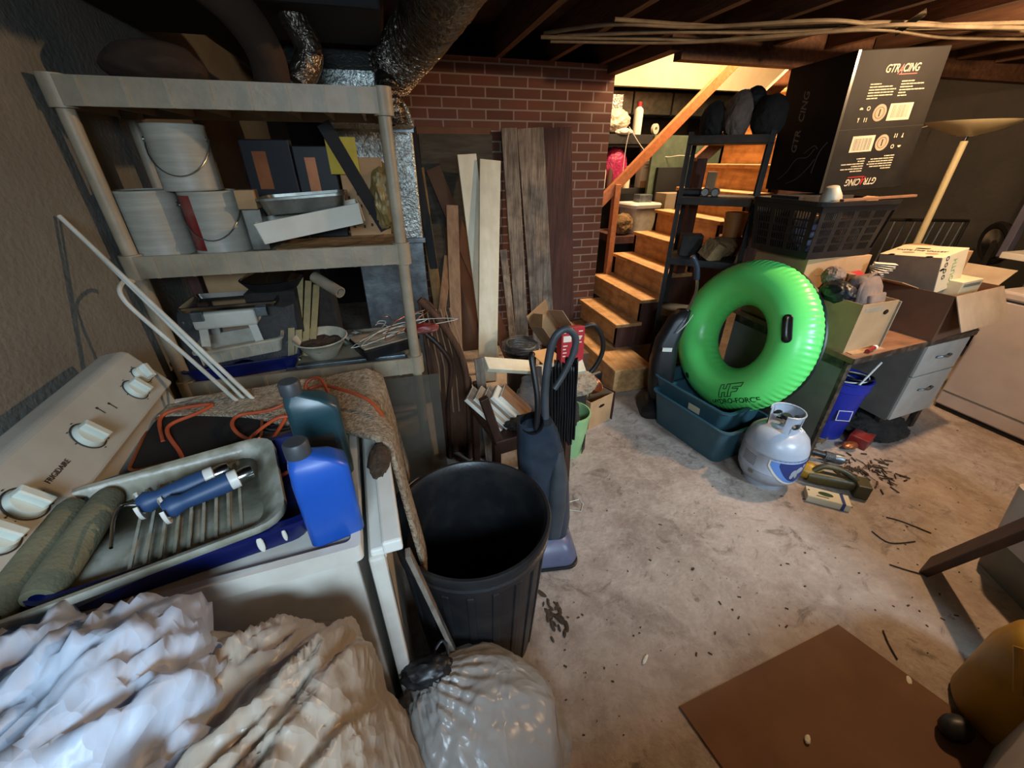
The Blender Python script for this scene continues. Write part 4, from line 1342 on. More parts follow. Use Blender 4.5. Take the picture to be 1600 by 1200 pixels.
tag(MB().box(0.30, 0.42, 1.90, 1.96, 0.0, 0.32).build('grey_carton', m_galv, bevel=0.005), 'grey white carton on the floor seen under the chair', 'box')
# black round wrapped coil on a stand
t = thing('wrapped_coil', 'black wrapped coil in clear film at the foot of the white boards', 'coil', (0.80, 2.62, 0))
MB().cyl(0.11, 0, 0.30, 24).build('pail', m_black, t, smooth=True, angle=40)
mb = MB()
for i in range(5):
    mb = MB().tube([Vector(((0.115 + 0.006 * math.sin(i)) * math.cos(k * math.pi / 12), (0.115) * math.sin(k * math.pi / 12), 0.32 + i * 0.018 + 0.006 * math.sin(k + i))) for k in range(24)], 0.010, 8, True)
    mb.build('hose_turn', m_black, t, smooth=True)
MB().ico((0, 0, 0.38), (0.14, 0.14, 0.055), 4, lambda p: crumple(p, 1.6, 0.2, 3)).build('film_wrap', m_clearplast, t, smooth=True)
# open carton, red box, black hose
t = thing('open_carton', 'open brown cardboard carton tipped up beside the stairs', 'box', (1.14, 2.66, 0.34), 18, rx=-18, ry=-30)
w = 0.20
for nm, a in (('side_panel', (-w / 2, -w / 2 + 0.004, -0.11, 0.11, 0, 0.24)), ('side_panel', (w / 2 - 0.004, w / 2, -0.11, 0.11, 0, 0.24)),
              ('back_panel', (-w / 2, w / 2, 0.106, 0.11, 0, 0.24)), ('front_panel', (-w / 2, w / 2, -0.11, -0.106, 0, 0.06)), ('bottom_panel', (-w / 2, w / 2, -0.11, 0.11, 0, 0.004))):
    MB().box(*a).build(nm, m_card if nm != 'side_panel' else m_cardgrey, t)
MB().box(-0.1, 0.1, 0, 0.003, 0, 0.10, T(-0.10, 0, 0.24) @ EU(0, 0, 90) @ EU(40, 0, 0)).build('flap', m_card, t)
MB().box(-0.1, 0.1, 0, 0.003, 0, 0.12, T(0, 0.108, 0.24) @ EU(35, 0, 0)).build('flap', m_card, t)
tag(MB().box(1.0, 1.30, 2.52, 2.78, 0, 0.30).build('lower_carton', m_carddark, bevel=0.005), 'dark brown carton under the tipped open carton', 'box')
tag(MB().box(-0.11, 0.11, -0.08, 0.08, -0.002, 0.002, T(0.93, 2.42, 0.36) @ EU(20, 10, 30)).build('cardboard_flap', m_card), 'loose tan cardboard flap left of the tipped carton', 'cardboard')
t = thing('red_box', 'red product box with white writing and a tool picture', 'box', (0.915, 1.965, 0.525), 12, rx=-10, ry=6)
MB().box(-0.085, 0.075, 0.0, 0.05, 0, 0.215).build('box_body', m_red, t, bevel=0.002)
mb = MB().box(-0.075, -0.02, -0.0015, 0, 0.13, 0.165)
mb.build('white_panel', m_paper, t)
for i, (x, z, w) in enumerate(((-0.08, 0.18, 0.02), (0.03, 0.185, 0.03), (0.012, 0.155, 0.045), (0.012, 0.147, 0.04), (0.012, 0.139, 0.035), (-0.075, 0.105, 0.03), (-0.075, 0.085, 0.02), (-0.075, 0.065, 0.026), (-0.075, 0.045, 0.02), (0.035, 0.12, 0.02))):
    MB().box(x, x + w, -0.0012, 0, z, z + 0.006).build('text_line', m_paper, t)
MB().ico((0.005, -0.001, 0.075), (0.03, 0.002, 0.035), 3).build('tool_picture', m_print, t)
MB().ico((0.003, -0.002, 0.08), (0.008, 0.002, 0.012), 2).build('picture_highlight', m_paper, t)
hz = [(908, 512), (928, 508), (940, 525), (942, 545), (935, 565), (922, 582), (905, 592)]
tag(MB().tube(smoothpath([at(x, y, Y=2.12) for x, y in hz], 8), 0.015, 12).build('black_hose', m_black, smooth=True), 'thick black hose arching out behind the red box', 'hose')
t = thing('tool_case', 'black hard tool case on the floor right of the red box', 'case', (1.22, 2.36, 0), 20)
MB().box(-0.1, 0.06, -0.10, 0.08, 0, 0.26).build('case_body', m_black, t, bevel=0.02)
MB().cyl(0.012, 0, 0.01, 12, T(0.02, -0.10, 0.17) @ EU(90, 0, 0)).build('latch', m_chrome, t)

# green pail, cut carton with reflector
t = thing('green_pail', 'light green plastic pail with a torn side right of the chair', 'pail', (0.865, 1.83, 0))
mb = MB().lathe([(0.0001, 0.0), (0.085, 0.0), (0.098, 0.10), (0.112, 0.275), (0.118, 0.276), (0.118, 0.285), (0.109, 0.286), (0.094, 0.10), (0.082, 0.006), (0.0001, 0.006)], 48)
mb.build('pail_body', m_greenpail, t, smooth=True, angle=40)
MB().prism([(0, 0), (0.035, 0.02), (0.028, 0.13), (0.012, 0.07)], -0.002, 0.002, RZ(-52) @ T(0.103, 0, 0.03) @ EU(90, 0, 90) @ T(-0.02, 0, 0)).build('torn_gap', m_glassblack, t)
tag(MB().ico((0.80, 1.80, 0.30), (0.09, 0.10, 0.10), 4, lambda p: crumple(p, 1.6, 0.3, 6)).build('grey_rags', m_cloth), 'dark grey rags heaped over the green pail', 'rags')
tag(MB().ico((0.84, 1.76, 0.27), (0.04, 0.04, 0.05), 3, lambda p: crumple(p, 1.6, 0.2, 3)).build('teal_bottle', m_petrol), 'small teal crumpled bottle in the green pail', 'bottle')
t = thing('cut_carton', 'tan cardboard carton with an oval hand hole right of the green pail', 'box', (1.14, 2.12, 0), 22)
tub(mb2 := MB(), 0.22, 0.20, 0.21, 0.98, 0.004, 0.001, 0.004)
mb2.build('carton_body', m_card, t)
MB().ico((0.0, -0.1005, 0.15), (0.028, 0.003, 0.011), 3).build('hand_hole', m_glassblack, t, smooth=True)
MB().box(0.112, 0.118, -0.11, 0.11, 0.0, 0.22).build('dark_edge', m_brownwood, t)
t = thing('lamp_reflector', 'shiny copper and silver lamp reflector lying in the cut carton', 'reflector', (1.13, 2.12, 0.27), 25, rx=35, ry=25)
MB().lathe([(0.02, -0.07), (0.05, -0.055), (0.085, -0.02), (0.10, 0.02), (0.104, 0.022), (0.088, -0.022), (0.052, -0.06), (0.02, -0.075)], 40, sy=0.7).build('dish', m_copper, t, smooth=True)
MB().ico((0, 0, -0.02), (0.06, 0.045, 0.03), 3, lambda p: crumple(p, 1.4, 0.15, 1)).build('foil_core', m_chrome, t, smooth=True)
tag(MB().ico((0.98, 2.05, 0.34), (0.13, 0.11, 0.06), 5, lambda p: crumple(p, 1.6, 0.35, 12)).build('rag_heap', m_cardgrey), 'dusty grey brown heap of wrapping below the right cream board', 'wrapping')
tag(MB().box(0.88, 1.04, 1.98, 2.16, 0, 0.29).build('junk_carton', m_cloth, bevel=0.01), 'dark carton under the grey wrapping behind the green pail', 'box')

# curved brown wooden chair back leaning by the shelf
t = thing('bent_wood_chair', 'curved dark brown bent wood chair leaning beside the shelf unit', 'chair', (0.20, 1.98, 0))
O = Vector((0.20, 1.98, 0))
def shell(a, b):
    lx, ly = 690 + (655 - 690) * b, 735 + (472 - 735) * b
    t1 = b
    rx = 742 * (1 - t1) ** 3 + 3 * 745 * t1 * (1 - t1) ** 2 + 3 * 720 * t1 * t1 * (1 - t1) + 662 * t1 ** 3
    ry = 735 * (1 - t1) ** 3 + 3 * 640 * t1 * (1 - t1) ** 2 + 3 * 500 * t1 * t1 * (1 - t1) + 467 * t1 ** 3
    q = at(lx + (rx - lx) * a, ly + (ry - ly) * a, Y=1.945 + 0.05 * math.sin(3.14 * a)) - O
    return q
MB().sheet(30, 30, shell).build('slatted_back', m_logwood, t, solid=0.012, smooth='all')
fr = smoothpath([at(655, 468, Y=1.93) - O, at(690, 505, Y=1.92) - O, at(722, 560, Y=1.92) - O, at(732, 620, Y=1.92) - O, at(735, 690, Y=1.92) - O, at(733, 735, Y=1.92) - O], 6)
MB().tube(fr, 0.017, 12).build('bent_frame', m_logwood, t, smooth=True)
fr = smoothpath([at(664, 520, Y=1.95) - O, at(690, 545, Y=1.93) - O, at(705, 575, Y=1.93) - O, at(700, 640, Y=1.93) - O, at(705, 735, Y=1.95) - O], 6)
MB().tube(fr, 0.012, 10).build('arm_rail', m_darkwood, t, smooth=True)
for i in range(7):
    MB().tube([Vector((-0.115 + 0.022 * i, -0.035, 0.93)), Vector((-0.09 + 0.03 * i, -0.005, 0.6)), Vector((-0.10 + 0.033 * i, 0.0, 0.30))], 0.004, 6).build('slat', m_tanwood, t, smooth=True)
for (x, y) in ((-0.10, 0.0), (-0.03, 0.05), (0.10, 0.02), (0.13, -0.04)):
    MB().bar((x, y, 0.5), (x + 0.01, y, 0.0), 0.03, 0.03).build('leg', m_darkwood, t, bevel=0.004)
tag(MB().bar((0.38, 1.86, 0.0), (0.345, 1.90, 0.66), 0.05, 0.012, (1, 0, 0)).build('grey_lath', m_oldwood, bevel=0.002), 'grey wooden slat standing left of the books', 'board')

# ---------------------------------------------------------------- boards leaning on the chimney
def plank(name, label, a, b, w, th, mt, Yt, Yb, hint=(1, 0, 0), grp='boards leaning on the brick chimney'):
    p1 = at(*a, Y=Yt)
    p0 = at(*b, Y=Yb)
    k = p0.z
    if k > 0.012:                      # continue down to the floor behind whatever hides it
        d = (p0 - p1)
        p0 = p1 + d * ((p1.z - 0.012) / (p1.z - p0.z))
    return tag(MB().bar(p0, p1, w, th, hint).build(name, mt, bevel=0.003), label, 'board', grp)


plank('white_board', 'left of the two tall white painted boards on the chimney', (729, 241), (765, 545), 0.135, 0.02, m_whiteboard, 3.22, 3.0)
plank('white_board', 'right of the two tall white painted boards on the chimney', (766, 250), (762, 558), 0.15, 0.02, m_whiteboard, 3.18, 2.86)
plank('weathered_board', 'narrow grey weathered board right of the white boards', (795, 200), (815, 520), 0.12, 0.022, m_oldwood, 3.40, 3.28)
plank('weathered_board', 'wide grey weathered board with a knot and stains', (828, 200), (848, 510), 0.21, 0.024, m_oldwood, 3.45, 3.36)
plank('plywood_sheet', 'wide dark reddish brown panel beside the bare bricks', (868, 199), (875, 470), 0.27, 0.014, m_brownwood, 3.485, 3.47)
tag(MB().box(0.26, 0.80, 3.44, 3.46, 1.10, 1.735).build('mossy_plywood', m_greenwood, bevel=0.003), 'dark greenish panel high behind the leaning boards', 'panel')
tag(MB().box(0.25, 0.80, 3.465, 3.49, 0.0, 1.78).build('backing_plywood', m_carddark, bevel=0.003), 'dark panel rearmost against the left of the chimney', 'panel')
plank('tan_stud', 'light brown stud left of the white boards', (706, 321), (712, 500), 0.085, 0.035, m_tanwood, 3.15, 2.95)
plank('tan_stud', 'slimmer tan stud leaning the other way left of the stud', (700, 400), (690, 490), 0.06, 0.03, m_tanwood, 3.25, 3.1)
plank('old_lath', 'long thin tan lath at the left edge of the boards', (654, 262), (684, 470), 0.075, 0.018, m_straw, 3.38, 3.15)
plank('old_lath', 'short diagonal brown lath over the mossy panel', (676, 262), (704, 330), 0.11, 0.018, m_carddark, 3.40, 3.36)
plank('old_lath', 'short grey block of board left of the tan stud', (682, 350), (688, 415), 0.10, 0.02, m_greenwood, 3.3, 3.25)
plank('dark_batten', 'thin dark batten right of the two white boards', (786, 390), (800, 520), 0.06, 0.02, m_oldwood, 3.36, 3.2)
plank('dark_post', 'near black post at the left corner of the chimney', (641, 200), (688, 480), 0.06, 0.05, m_blackmetal, 3.3, 3.2)
# ---------------------------------------------------------------- black rack before the stairs
t = thing('storage_rack', 'black metal storage rack standing before the staircase', 'rack', (1.83, 2.50, 0), -42)
RW, RD = 0.44, 0.33
for (x, y) in ((0, 0), (RW, 0), (0, RD), (RW, RD)):
    MB().box(x - 0.014, x + 0.014, y - 0.004, y + 0.004, 0, 1.72).box(x - 0.014, x - 0.008 if x == 0 else x - 0.008, y - 0.014, y + 0.014, 0, 1.72).build('post', m_rack, t)
for z in (0.16, 0.56, 0.975, 1.36, 1.70):
    MB().box(-0.012, RW + 0.012, -0.012, RD + 0.012, z - 0.045, z).build('shelf', m_rack, t, bevel=0.003)
RM = Matrix.Translation((1.83, 2.50, 0)) @ RZ(-42)


def RK(x, y, z):
    return RM @ Vector((x, y, z))


tag(MB().ico(RK(0.10, 0.15, 1.78), (0.07, 0.08, 0.10), 4, lambda p: crumple(p, 1.3, 0.2, 1)).build('dark_bundle', m_cloth), 'leftmost dark bundle on top of the black rack', 'bundle', 'dark bundles on the rack top')
tag(MB().ico(RK(0.23, 0.12, 1.80), (0.07, 0.08, 0.12), 4, lambda p: crumple(p, 1.3, 0.25, 5)).build('dark_bundle', m_leather), 'brownish middle bundle on top of the black rack', 'bundle', 'dark bundles on the rack top')
tag(MB().ico(RK(0.30, 0.18, 1.88), (0.06, 0.06, 0.07), 4, lambda p: crumple(p, 1.2, 0.12, 7)).build('round_helmet', m_rack), 'round dark helmet shape standing highest on the rack', 'helmet')
tag(MB().ico(RK(0.40, 0.12, 1.79), (0.09, 0.09, 0.11), 4, lambda p: crumple(p, 1.2, 0.15, 11)).build('dark_bundle', m_cloth), 'rightmost dark bundle on the rack next to the tall carton', 'bundle', 'dark bundles on the rack top')
t = thing('binoculars', 'black binoculars with two glass ends on the middle rack shelf', 'binoculars', RK(0.17, 0.12, 1.362), -42)
for s_ in (-1, 1):
    MB().lathe([(0.0001, 0), (0.022, 0), (0.024, 0.01), (0.022, 0.08), (0.026, 0.15), (0.0001, 0.15)], 20, T(s_ * 0.03, 0.08, 0.026) @ EU(90, 0, 0)).build('barrel', m_black, t, smooth=True, angle=40)
    MB().cyl(0.02, -0.071, -0.0715, 20, T(s_ * 0.03, 0, 0.026) @ EU(-90, 0, 0) @ T(0, 0, 0.0)).build('lens', m_chrome, t)
tag(MB().box(-0.07, 0.06, -0.03, 0.03, 0, 0.045, T(*RK(0.06, 0.12, 1.361)) @ RZ(-42)).build('black_case', m_black, bevel=0.012), 'flat black case left of the binoculars', 'case')
tag(MB().box(-0.03, 0.03, -0.01, 0.01, 0, 0.14, T(*RK(0.15, 0.3, 1.361)) @ RZ(-30)).build('small_packet', m_card, [None][0], bevel=0.003), 'small cream and blue packet upright behind the binoculars', 'packet')
tag(MB().box(-0.08, 0.06, -0.06, 0.06, 0, 0.14, T(*RK(0.12, 0.16, 0.976)) @ RZ(-30)).build('dark_carton', m_cloth, bevel=0.005), 'dark square carton on the lower rack shelf', 'box')
tag(MB().ico(RK(0.30, 0.18, 1.04), (0.11, 0.09, 0.06), 4, lambda p: crumple(p, 1.5, 0.3, 2)).build('tan_cloth', m_tancloth), 'shaggy tan cloth heap on the lower rack shelf', 'cloth')
tag(MB().box(-0.06, 0.06, -0.05, 0.05, 0, 0.12, T(*RK(0.24, 0.05, 0.98)) @ EU(20, 20, 10)).build('olive_carton', m_tancloth, bevel=0.004), 'tilted olive brown carton before the tan cloth', 'box')
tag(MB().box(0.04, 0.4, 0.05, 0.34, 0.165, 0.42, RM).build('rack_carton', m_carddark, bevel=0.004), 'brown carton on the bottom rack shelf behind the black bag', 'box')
tag(MB().bar((2.02, 2.16, 0.60), (2.24, 2.26, 1.22), 0.035, 0.02, (1, 0, 0)).build('leaning_stick', m_tanwood, bevel=0.002), 'brown wooden stick leaning right of the rack shelves', 'stick')

# dark upright vacuum / golf style bag left of the ring
t = thing('black_vacuum', 'old black upright vacuum with tall bag left of the green ring', 'vacuum cleaner', (1.66, 2.10, 0), -20)
mb = MB().loft([[Vector((x * k + ox, y * k2 + oy, z)) for x, y in rrect(0.15, 0.13, 0.05)] for (k, k2, ox, oy, z) in
                ((0.8, 0.9, 0.0, 0, 0.08), (1.05, 1.1, -0.005, 0, 0.18), (1.1, 1.15, -0.02, 0.0, 0.38), (0.95, 1.0, -0.01, 0.03, 0.52), (0.8, 0.9, 0.04, 0.05, 0.66), (0.55, 0.6, 0.07, 0.06, 0.72))])
mb.build('dust_bag', m_black, t, smooth=True, angle=70)
MB().loft([ring3(0.26, 0.24, 0.05, 0.0, cy=-0.02), ring3(0.26, 0.24, 0.05, 0.05, cy=-0.02), ring3(0.18, 0.16, 0.04, 0.10)]).build('floor_head', m_black, t, smooth=True, angle=50)
MB().tube(smoothpath([(0.08, 0.06, 0.68), (0.11, 0.06, 0.78), (0.12, 0.06, 0.86), (0.105, 0.06, 0.94)], 6), 0.009, 10).build('handle_tube', m_chrome, t, smooth=True)
MB().tube(smoothpath([(0.107, 0.06, 0.92), (0.09, 0.06, 1.0), (0.05, 0.06, 1.06)], 6), [0.018] * 12 + [0.014], 12).build('grip', m_vac, t, smooth=True)
MB().tube(smoothpath([(0.02, -0.04, 0.60), (0.06, -0.05, 0.66), (0.10, -0.03, 0.72)], 5), 0.003, 6).build('wire_hook', m_wire, t, smooth=True)
MB().box(-0.06, 0.0, -0.08, -0.07, 0.485, 0.51).build('zip_tag', m_paper, t)

# ---------------------------------------------------------------- two blue tubs, green ring, gas tank
AX = 100.5
t = thing('storage_tub', 'lower dark teal plastic tub under the green swim ring', 'tub', (1.768, 1.755, 0), AX, 'nested teal tubs')
TL = Matrix.Identity(4)
mb = MB()
tub(mb, 0.58, 0.38, 0.24, 0.88, 0.004, 0.014, 0.05)
mb.build('tub_body', m_teal, t, smooth=True, angle=35)
t = thing('storage_tub', 'upper dark teal tub with a cream label holding the ring', 'tub', (1.80, 1.825, 0.075), AX + 1, 'nested teal tubs')
mb = MB()
tub(mb, 0.565, 0.365, 0.24, 0.86, 0.004, 0.014, 0.05)
mb.build('tub_body', m_teal, t, smooth=True, angle=35)
MB().box(-0.05, 0.035, 0.0, 0.0015, 0.13, 0.175, T(-0.06, 0.166, 0.01) @ EU(-6, 0, 0)).build('paper_label', m_cardwhite, t)

RING_C = Vector((1.962, 1.845, 0.625))
az, el = math.radians(-176), math.radians(14)
nv = Vector((math.cos(el) * math.cos(az), math.cos(el) * math.sin(az), math.sin(el)))
uv = Vector((0, 0, 1)).cross(nv).normalized()
vv = nv.cross(uv)
RMx = Matrix((uv, vv, nv)).transposed().to_4x4()
t = bpy.data.objects.new('swim_ring', None)
t.location = RING_C
t.rotation_euler = RMx.to_euler()
COL.objects.link(t)
tag(t, 'big lime green inflatable swim ring with black handles', 'swim ring')
RR, rr = 0.318, 0.126
vs, fs = [], []
NT, NP = 360, 48
for i in range(NT):
    th = 2 * math.pi * i / NT
    for j in range(NP):
        ph = 2 * math.pi * j / NP
        pin = 0.0
        co = math.cos(ph)
        w = max(0.0, co) ** 10
        pin = -0.0030 * w * (1 + math.sin(th * 84))
        wi = max(0.0, -co) ** 8
        pin2 = -0.0012 * wi * (1 + math.sin(th * 30))
        q = rr + pin + pin2 + 0.012 * w
        vs.append(((RR + q * co) * math.cos(th), (RR + q * co) * math.sin(th), q * math.sin(ph) * 0.98))
for i in range(NT):
    for j in range(NP):
        fs.append((i * NP + j, ((i + 1) % NT) * NP + j, ((i + 1) % NT) * NP + (j + 1) % NP, i * NP + (j + 1) % NP))
MB().add(vs, fs).build('ring_body', m_green, t, smooth='all')
MB().tube([Vector(((RR + rr - 0.004) * math.cos(2 * math.pi * k / 90), (RR + rr - 0.004) * math.sin(2 * math.pi * k / 90), -0.055)) for k in range(90)], 0.010, 6, True).build('outer_seam', m_black, t, smooth=True)


def on_ring(th, ph, off=0.0):
    """matrix on the ring surface: X tangential, Z outwards"""
    c, s_ = math.cos(th), math.sin(th)
    p = Vector(((RR + (rr + off) * math.cos(ph)) * c, (RR + (rr + off) * math.cos(ph)) * s_, (rr + off) * math.sin(ph) * 0.98))
    z = Vector((math.cos(ph) * c, math.cos(ph) * s_, math.sin(ph)))
    x = Vector((-s_, c, 0))
    y = z.cross(x)
    m = Matrix((x, y, z)).transposed().to_4x4()
    m.translation = p
    return m


def ring_handle(th, ph):
    M = on_ring(th, ph)
    mb = MB().loft([[Vector((x, y, 0.001)) for x, y in rrect(0.15, 0.05, 0.024)], [Vector((x, y, 0.006)) for x, y in rrect(0.145, 0.045, 0.022)]], M=M)
    b = mb.build('handle_patch', m_black, t, smooth=True, angle=50)
    b['label'] = 'black handle patch'
    pts = [M @ Vector(p) for p in smoothpath([(-0.055, 0, 0.004), (-0.045, 0, 0.022), (0, 0, 0.028), (0.045, 0, 0.022), (0.055, 0, 0.004)], 6)]
    MB().tube(pts, 0.010, 12).build('grip', m_black, b, smooth=True)


# local axes: +x = uv (towards camera-right = near end), +y up
ring_handle(math.radians(26), math.radians(74))
ring_handle(math.radians(216), math.radians(22))
MB().lathe([(0.0001, 0.004), (0.012, 0.006), (0.02, 0.001)], 24, on_ring(math.radians(246), math.radians(62))).build('valve', m_greenprint, t, smooth=True)


def wrap_text(s, size, th0, ph0, shear=0.3, outline=0.0, name='lettering', sx=1.0, bold=0.0, gap=0.0):
    """lettering laid on the curved ring around angle th0, height along the tube section"""
    cu = bpy.data.curves.new(name, 'FONT')
    cu.body = s
    cu.size = size
    cu.shear = shear
    cu.align_x = 'CENTER'
    cu.resolution_u = 3
    cu.offset = bold
    if outline:
        cu.fill_mode = 'NONE'
        cu.bevel_depth = outline
    tmp = bpy.data.objects.new(name, cu)
    COL.objects.link(tmp)
    me = bpy.data.meshes.new_from_object(tmp.evaluated_get(bpy.context.evaluated_depsgraph_get()))
    bpy.data.objects.remove(tmp)
    bm = bmesh.new()
    bm.from_mesh(me)
    if not outline:
        bmesh.ops.subdivide_edges(bm, edges=[e for e in bm.edges if e.calc_length() > 0.02], cuts=3)
    for v in bm.verts:
        x, y, z = v.co.x * sx, v.co.y, v.co.z
        P = on_ring(th0, ph0)
        # walk along a straight baseline on the face, then drop onto the torus surface
        c_, s_ = math.cos(th0), math.sin(th0)
        k_ = RR + rr * math.cos(ph0)
        q = Vector((k_ * c_, k_ * s_, 0)) + Vector((-s_, c_, 0)) * x - Vector((c_, s_, 0)) * y
        R_ = math.hypot(q.x, q.y)
        d = max(-0.98, min(0.98, (R_ - RR) / rr))
        zz = rr * math.sqrt(1 - d * d) * 0.98
        v.co = Vector((q.x, q.y, zz + 0.0022 + z))
    bm.to_mesh(me)
    bm.free()
    me.materials.clear()
    me.materials.append(m_greenprint)
    o = bpy.data.objects.new(name, me)
    COL.objects.link(o)
    o.parent = t
    return o


def wrap_line(pts, th0, ph0, r):
    out = []
    c_, s_ = math.cos(th0), math.sin(th0)
    k_ = RR + rr * math.cos(ph0)
    n = len(pts)
    for i in range(n):
        (x0, y0), (x1, y1) = pts[i], pts[(i + 1) % n]
        m_ = max(1, int(math.hypot(x1 - x0, y1 - y0) / 0.008))
        for j in range(m_):
            x, y = x0 + (x1 - x0) * j / m_, y0 + (y1 - y0) * j / m_
            q = Vector((k_ * c_, k_ * s_, 0)) + Vector((-s_, c_, 0)) * x - Vector((c_, s_, 0)) * y
            d_ = max(-0.98, min(0.98, (math.hypot(q.x, q.y) - RR) / rr))
            out.append(Vector((q.x, q.y, rr * math.sqrt(1 - d_ * d_) * 0.98 + 0.0005)))
    return MB().tube(out, r, 6, True)
LH, SHR = 0.072, 0.5
for nm, pl in (('logo_letter', [(0, 0), (0, 1), (.3, 1), (.3, .64), (.56, .64), (.56, 1), (.86, 1), (.86, 0), (.56, 0), (.56, .36), (.3, .36), (.3, 0)]),
               ('logo_letter', [(.86, 0), (.86, 1), (2.0, 1), (1.9, .72), (1.16, .72), (1.16, .6), (1.7, .6), (1.6, .34), (1.16, .34), (1.16, 0)])):
    wrap_line([((x + SHR * y - 1.2) * LH, y * LH) for x, y in pl], math.radians(303), math.radians(66), 0.0026).build(nm, m_greenprint, t, smooth=True)
wrap_text('HYDRO-FORCE', 0.040, math.radians(302), math.radians(44), 0.3, 0.0, 'name_lettering', 1.1, 0.0006)

# propane tank
t = thing('propane_tank', 'white and blue propane tank standing on the floor before the teal tubs', 'gas tank', (1.835, 1.305, 0), 0)
mb = MB().lathe([(0.0001, 0.02), (0.10, 0.02), (0.10, 0.0), (0.105, 0.0), (0.107, 0.035), (0.13, 0.05), (0.147, 0.085), (0.152, 0.12), (0.152, 0.125), (0.1535, 0.128), (0.152, 0.131), (0.152, 0.235), (0.1535, 0.238), (0.152, 0.242), (0.149, 0.265), (0.135, 0.305), (0.105, 0.335), (0.06, 0.352), (0.0001, 0.355)], 56)
mb.build('tank_body', m_tank, t, smooth=True, angle=50)
# guard collar with hand holes
mb = MB()
A0, A1, N = 20, 300, 56
HO = [(45, 85), (130, 170), (215, 255)]
def inh(a):
    return any(h0 < a < h1 for h0, h1 in HO)
rr0 = 0.072
for i in range(N):
    a, b = A0 + (A1 - A0) * i / N, A0 + (A1 - A0) * (i + 1) / N
    m_ = (a + b) / 2
    hl = None
    for h0, h1 in HO:
        if h0 < m_ < h1:
            u = (m_ - (h0 + h1) / 2) / ((h1 - h0) / 2)
            hl = 0.014 * math.sqrt(max(0.0, 1 - u * u)) + 0.002
    spans = [(0.325, 0.445)] if hl is None else [(0.325, 0.392 - hl), (0.392 + hl, 0.445)]
    for z0, z1 in spans:
        mb.lathe([(rr0, z0), (rr0 + 0.006, z1), (rr0 + 0.003, z1), (rr0 - 0.003, z0), (rr0, z0)], 1, RZ(200), a0=a, a1=b)
mb2 = MB().tube([RZ(200) @ Vector(((rr0 + 0.005) * math.cos(math.radians(A0 + (A1 - A0) * i / 50)), (rr0 + 0.005) * math.sin(math.radians(A0 + (A1 - A0) * i / 50)), 0.445)) for i in range(51)], 0.0045, 8)
mb.add(mb2.v, mb2.f)
mb.build('guard_collar', m_tank, t)
vlv = MB().cyl(0.017, 0.35, 0.40, 20).cyl(0.013, -0.04, 0.03, 16, T(0, 0, 0.385) @ EU(90, 0, 30)).build('valve', m_chrome, t, smooth=True, angle=40)
MB().lathe([(0.0001, 0.402), (0.026, 0.402), (0.028, 0.41), (0.022, 0.42), (0.0001, 0.42)], 10).build('valve_knob', m_black, vlv, smooth=True)
# printed label: blue field with light crescent and a white dog shape
def onb(a, z, off=0.0008):
    return Vector(((0.1532 + off) * math.cos(math.radians(a)), (0.1532 + off) * math.sin(math.radians(a)), z))
def patch(a0, a1, f0, f1, mt, nm, off):
    return MB().sheet(28, 12, lambda u, v: onb(a0 + (a1 - a0) * u, f0(u) + (f1(u) - f0(u)) * v, off)).build(nm, mt, t, smooth='all')
A = -106
patch(A - 38, A + 46, lambda u: 0.222 - 0.135 * math.sin(math.pi * min(1, u * 0.75 + 0.06)) ** 0.8, lambda u: 0.226, m_paper, 'label_border', 0.0008)
patch(A - 35, A + 45, lambda u: 0.220 - 0.125 * math.sin(math.pi * min(1, u * 0.75 + 0.04)) ** 0.8, lambda u: 0.222, m_tanklight, 'label_crescent', 0.0014)
patch(A - 20, A + 44, lambda u: 0.218 - 0.115 * math.sin(math.pi * min(1, u * 0.8 + 0.03)) ** 0.8, lambda u: 0.221, m_tankblue, 'label_field', 0.0020)
mb = MB()
for (a, z, ra, rz_) in ((A + 22, 0.175, 9, 0.020), (A + 12, 0.160, 8, 0.022), (A + 32, 0.195, 4, 0.012), (A + 8, 0.142, 4, 0.018), (A + 17, 0.14, 3, 0.014)):
    P = onb(a, z, 0.0028)
    mb.ico((0, 0, 0), (0.0008, ra * 0.0027, rz_), 2, None, Matrix.Translation(P) @ RZ(a))
mb.build('dog_emblem', m_tank, t)
mb = MB()
for i in range(9):
    a = A - 30 + i * 8.2
    mb.sheet(3, 1, lambda u, v: onb(a + 5 * u, 0.228 + 0.008 * v, 0.0012))
mb.build('banner_dashes', m_tanklight, t)
mb = MB()
for i in range(6):
    mb.sheet(8, 1, lambda u, v: onb(A - 90 + 30 * u, 0.15 + i * 0.011 + 0.004 * v, 0.0006))
mb.sheet(4, 1, lambda u, v: onb(A - 68 + 10 * u, 0.098 + 0.022 * v, 0.0006))
mb.build('warning_print', m_deskgrey, t, smooth='all')
text('M', 0.05, m_white, t, T(0.055, -0.08, 0.331) @ EU(38, 0, 30), name='embossed_mark', extrude=0.002, sx=1.2)

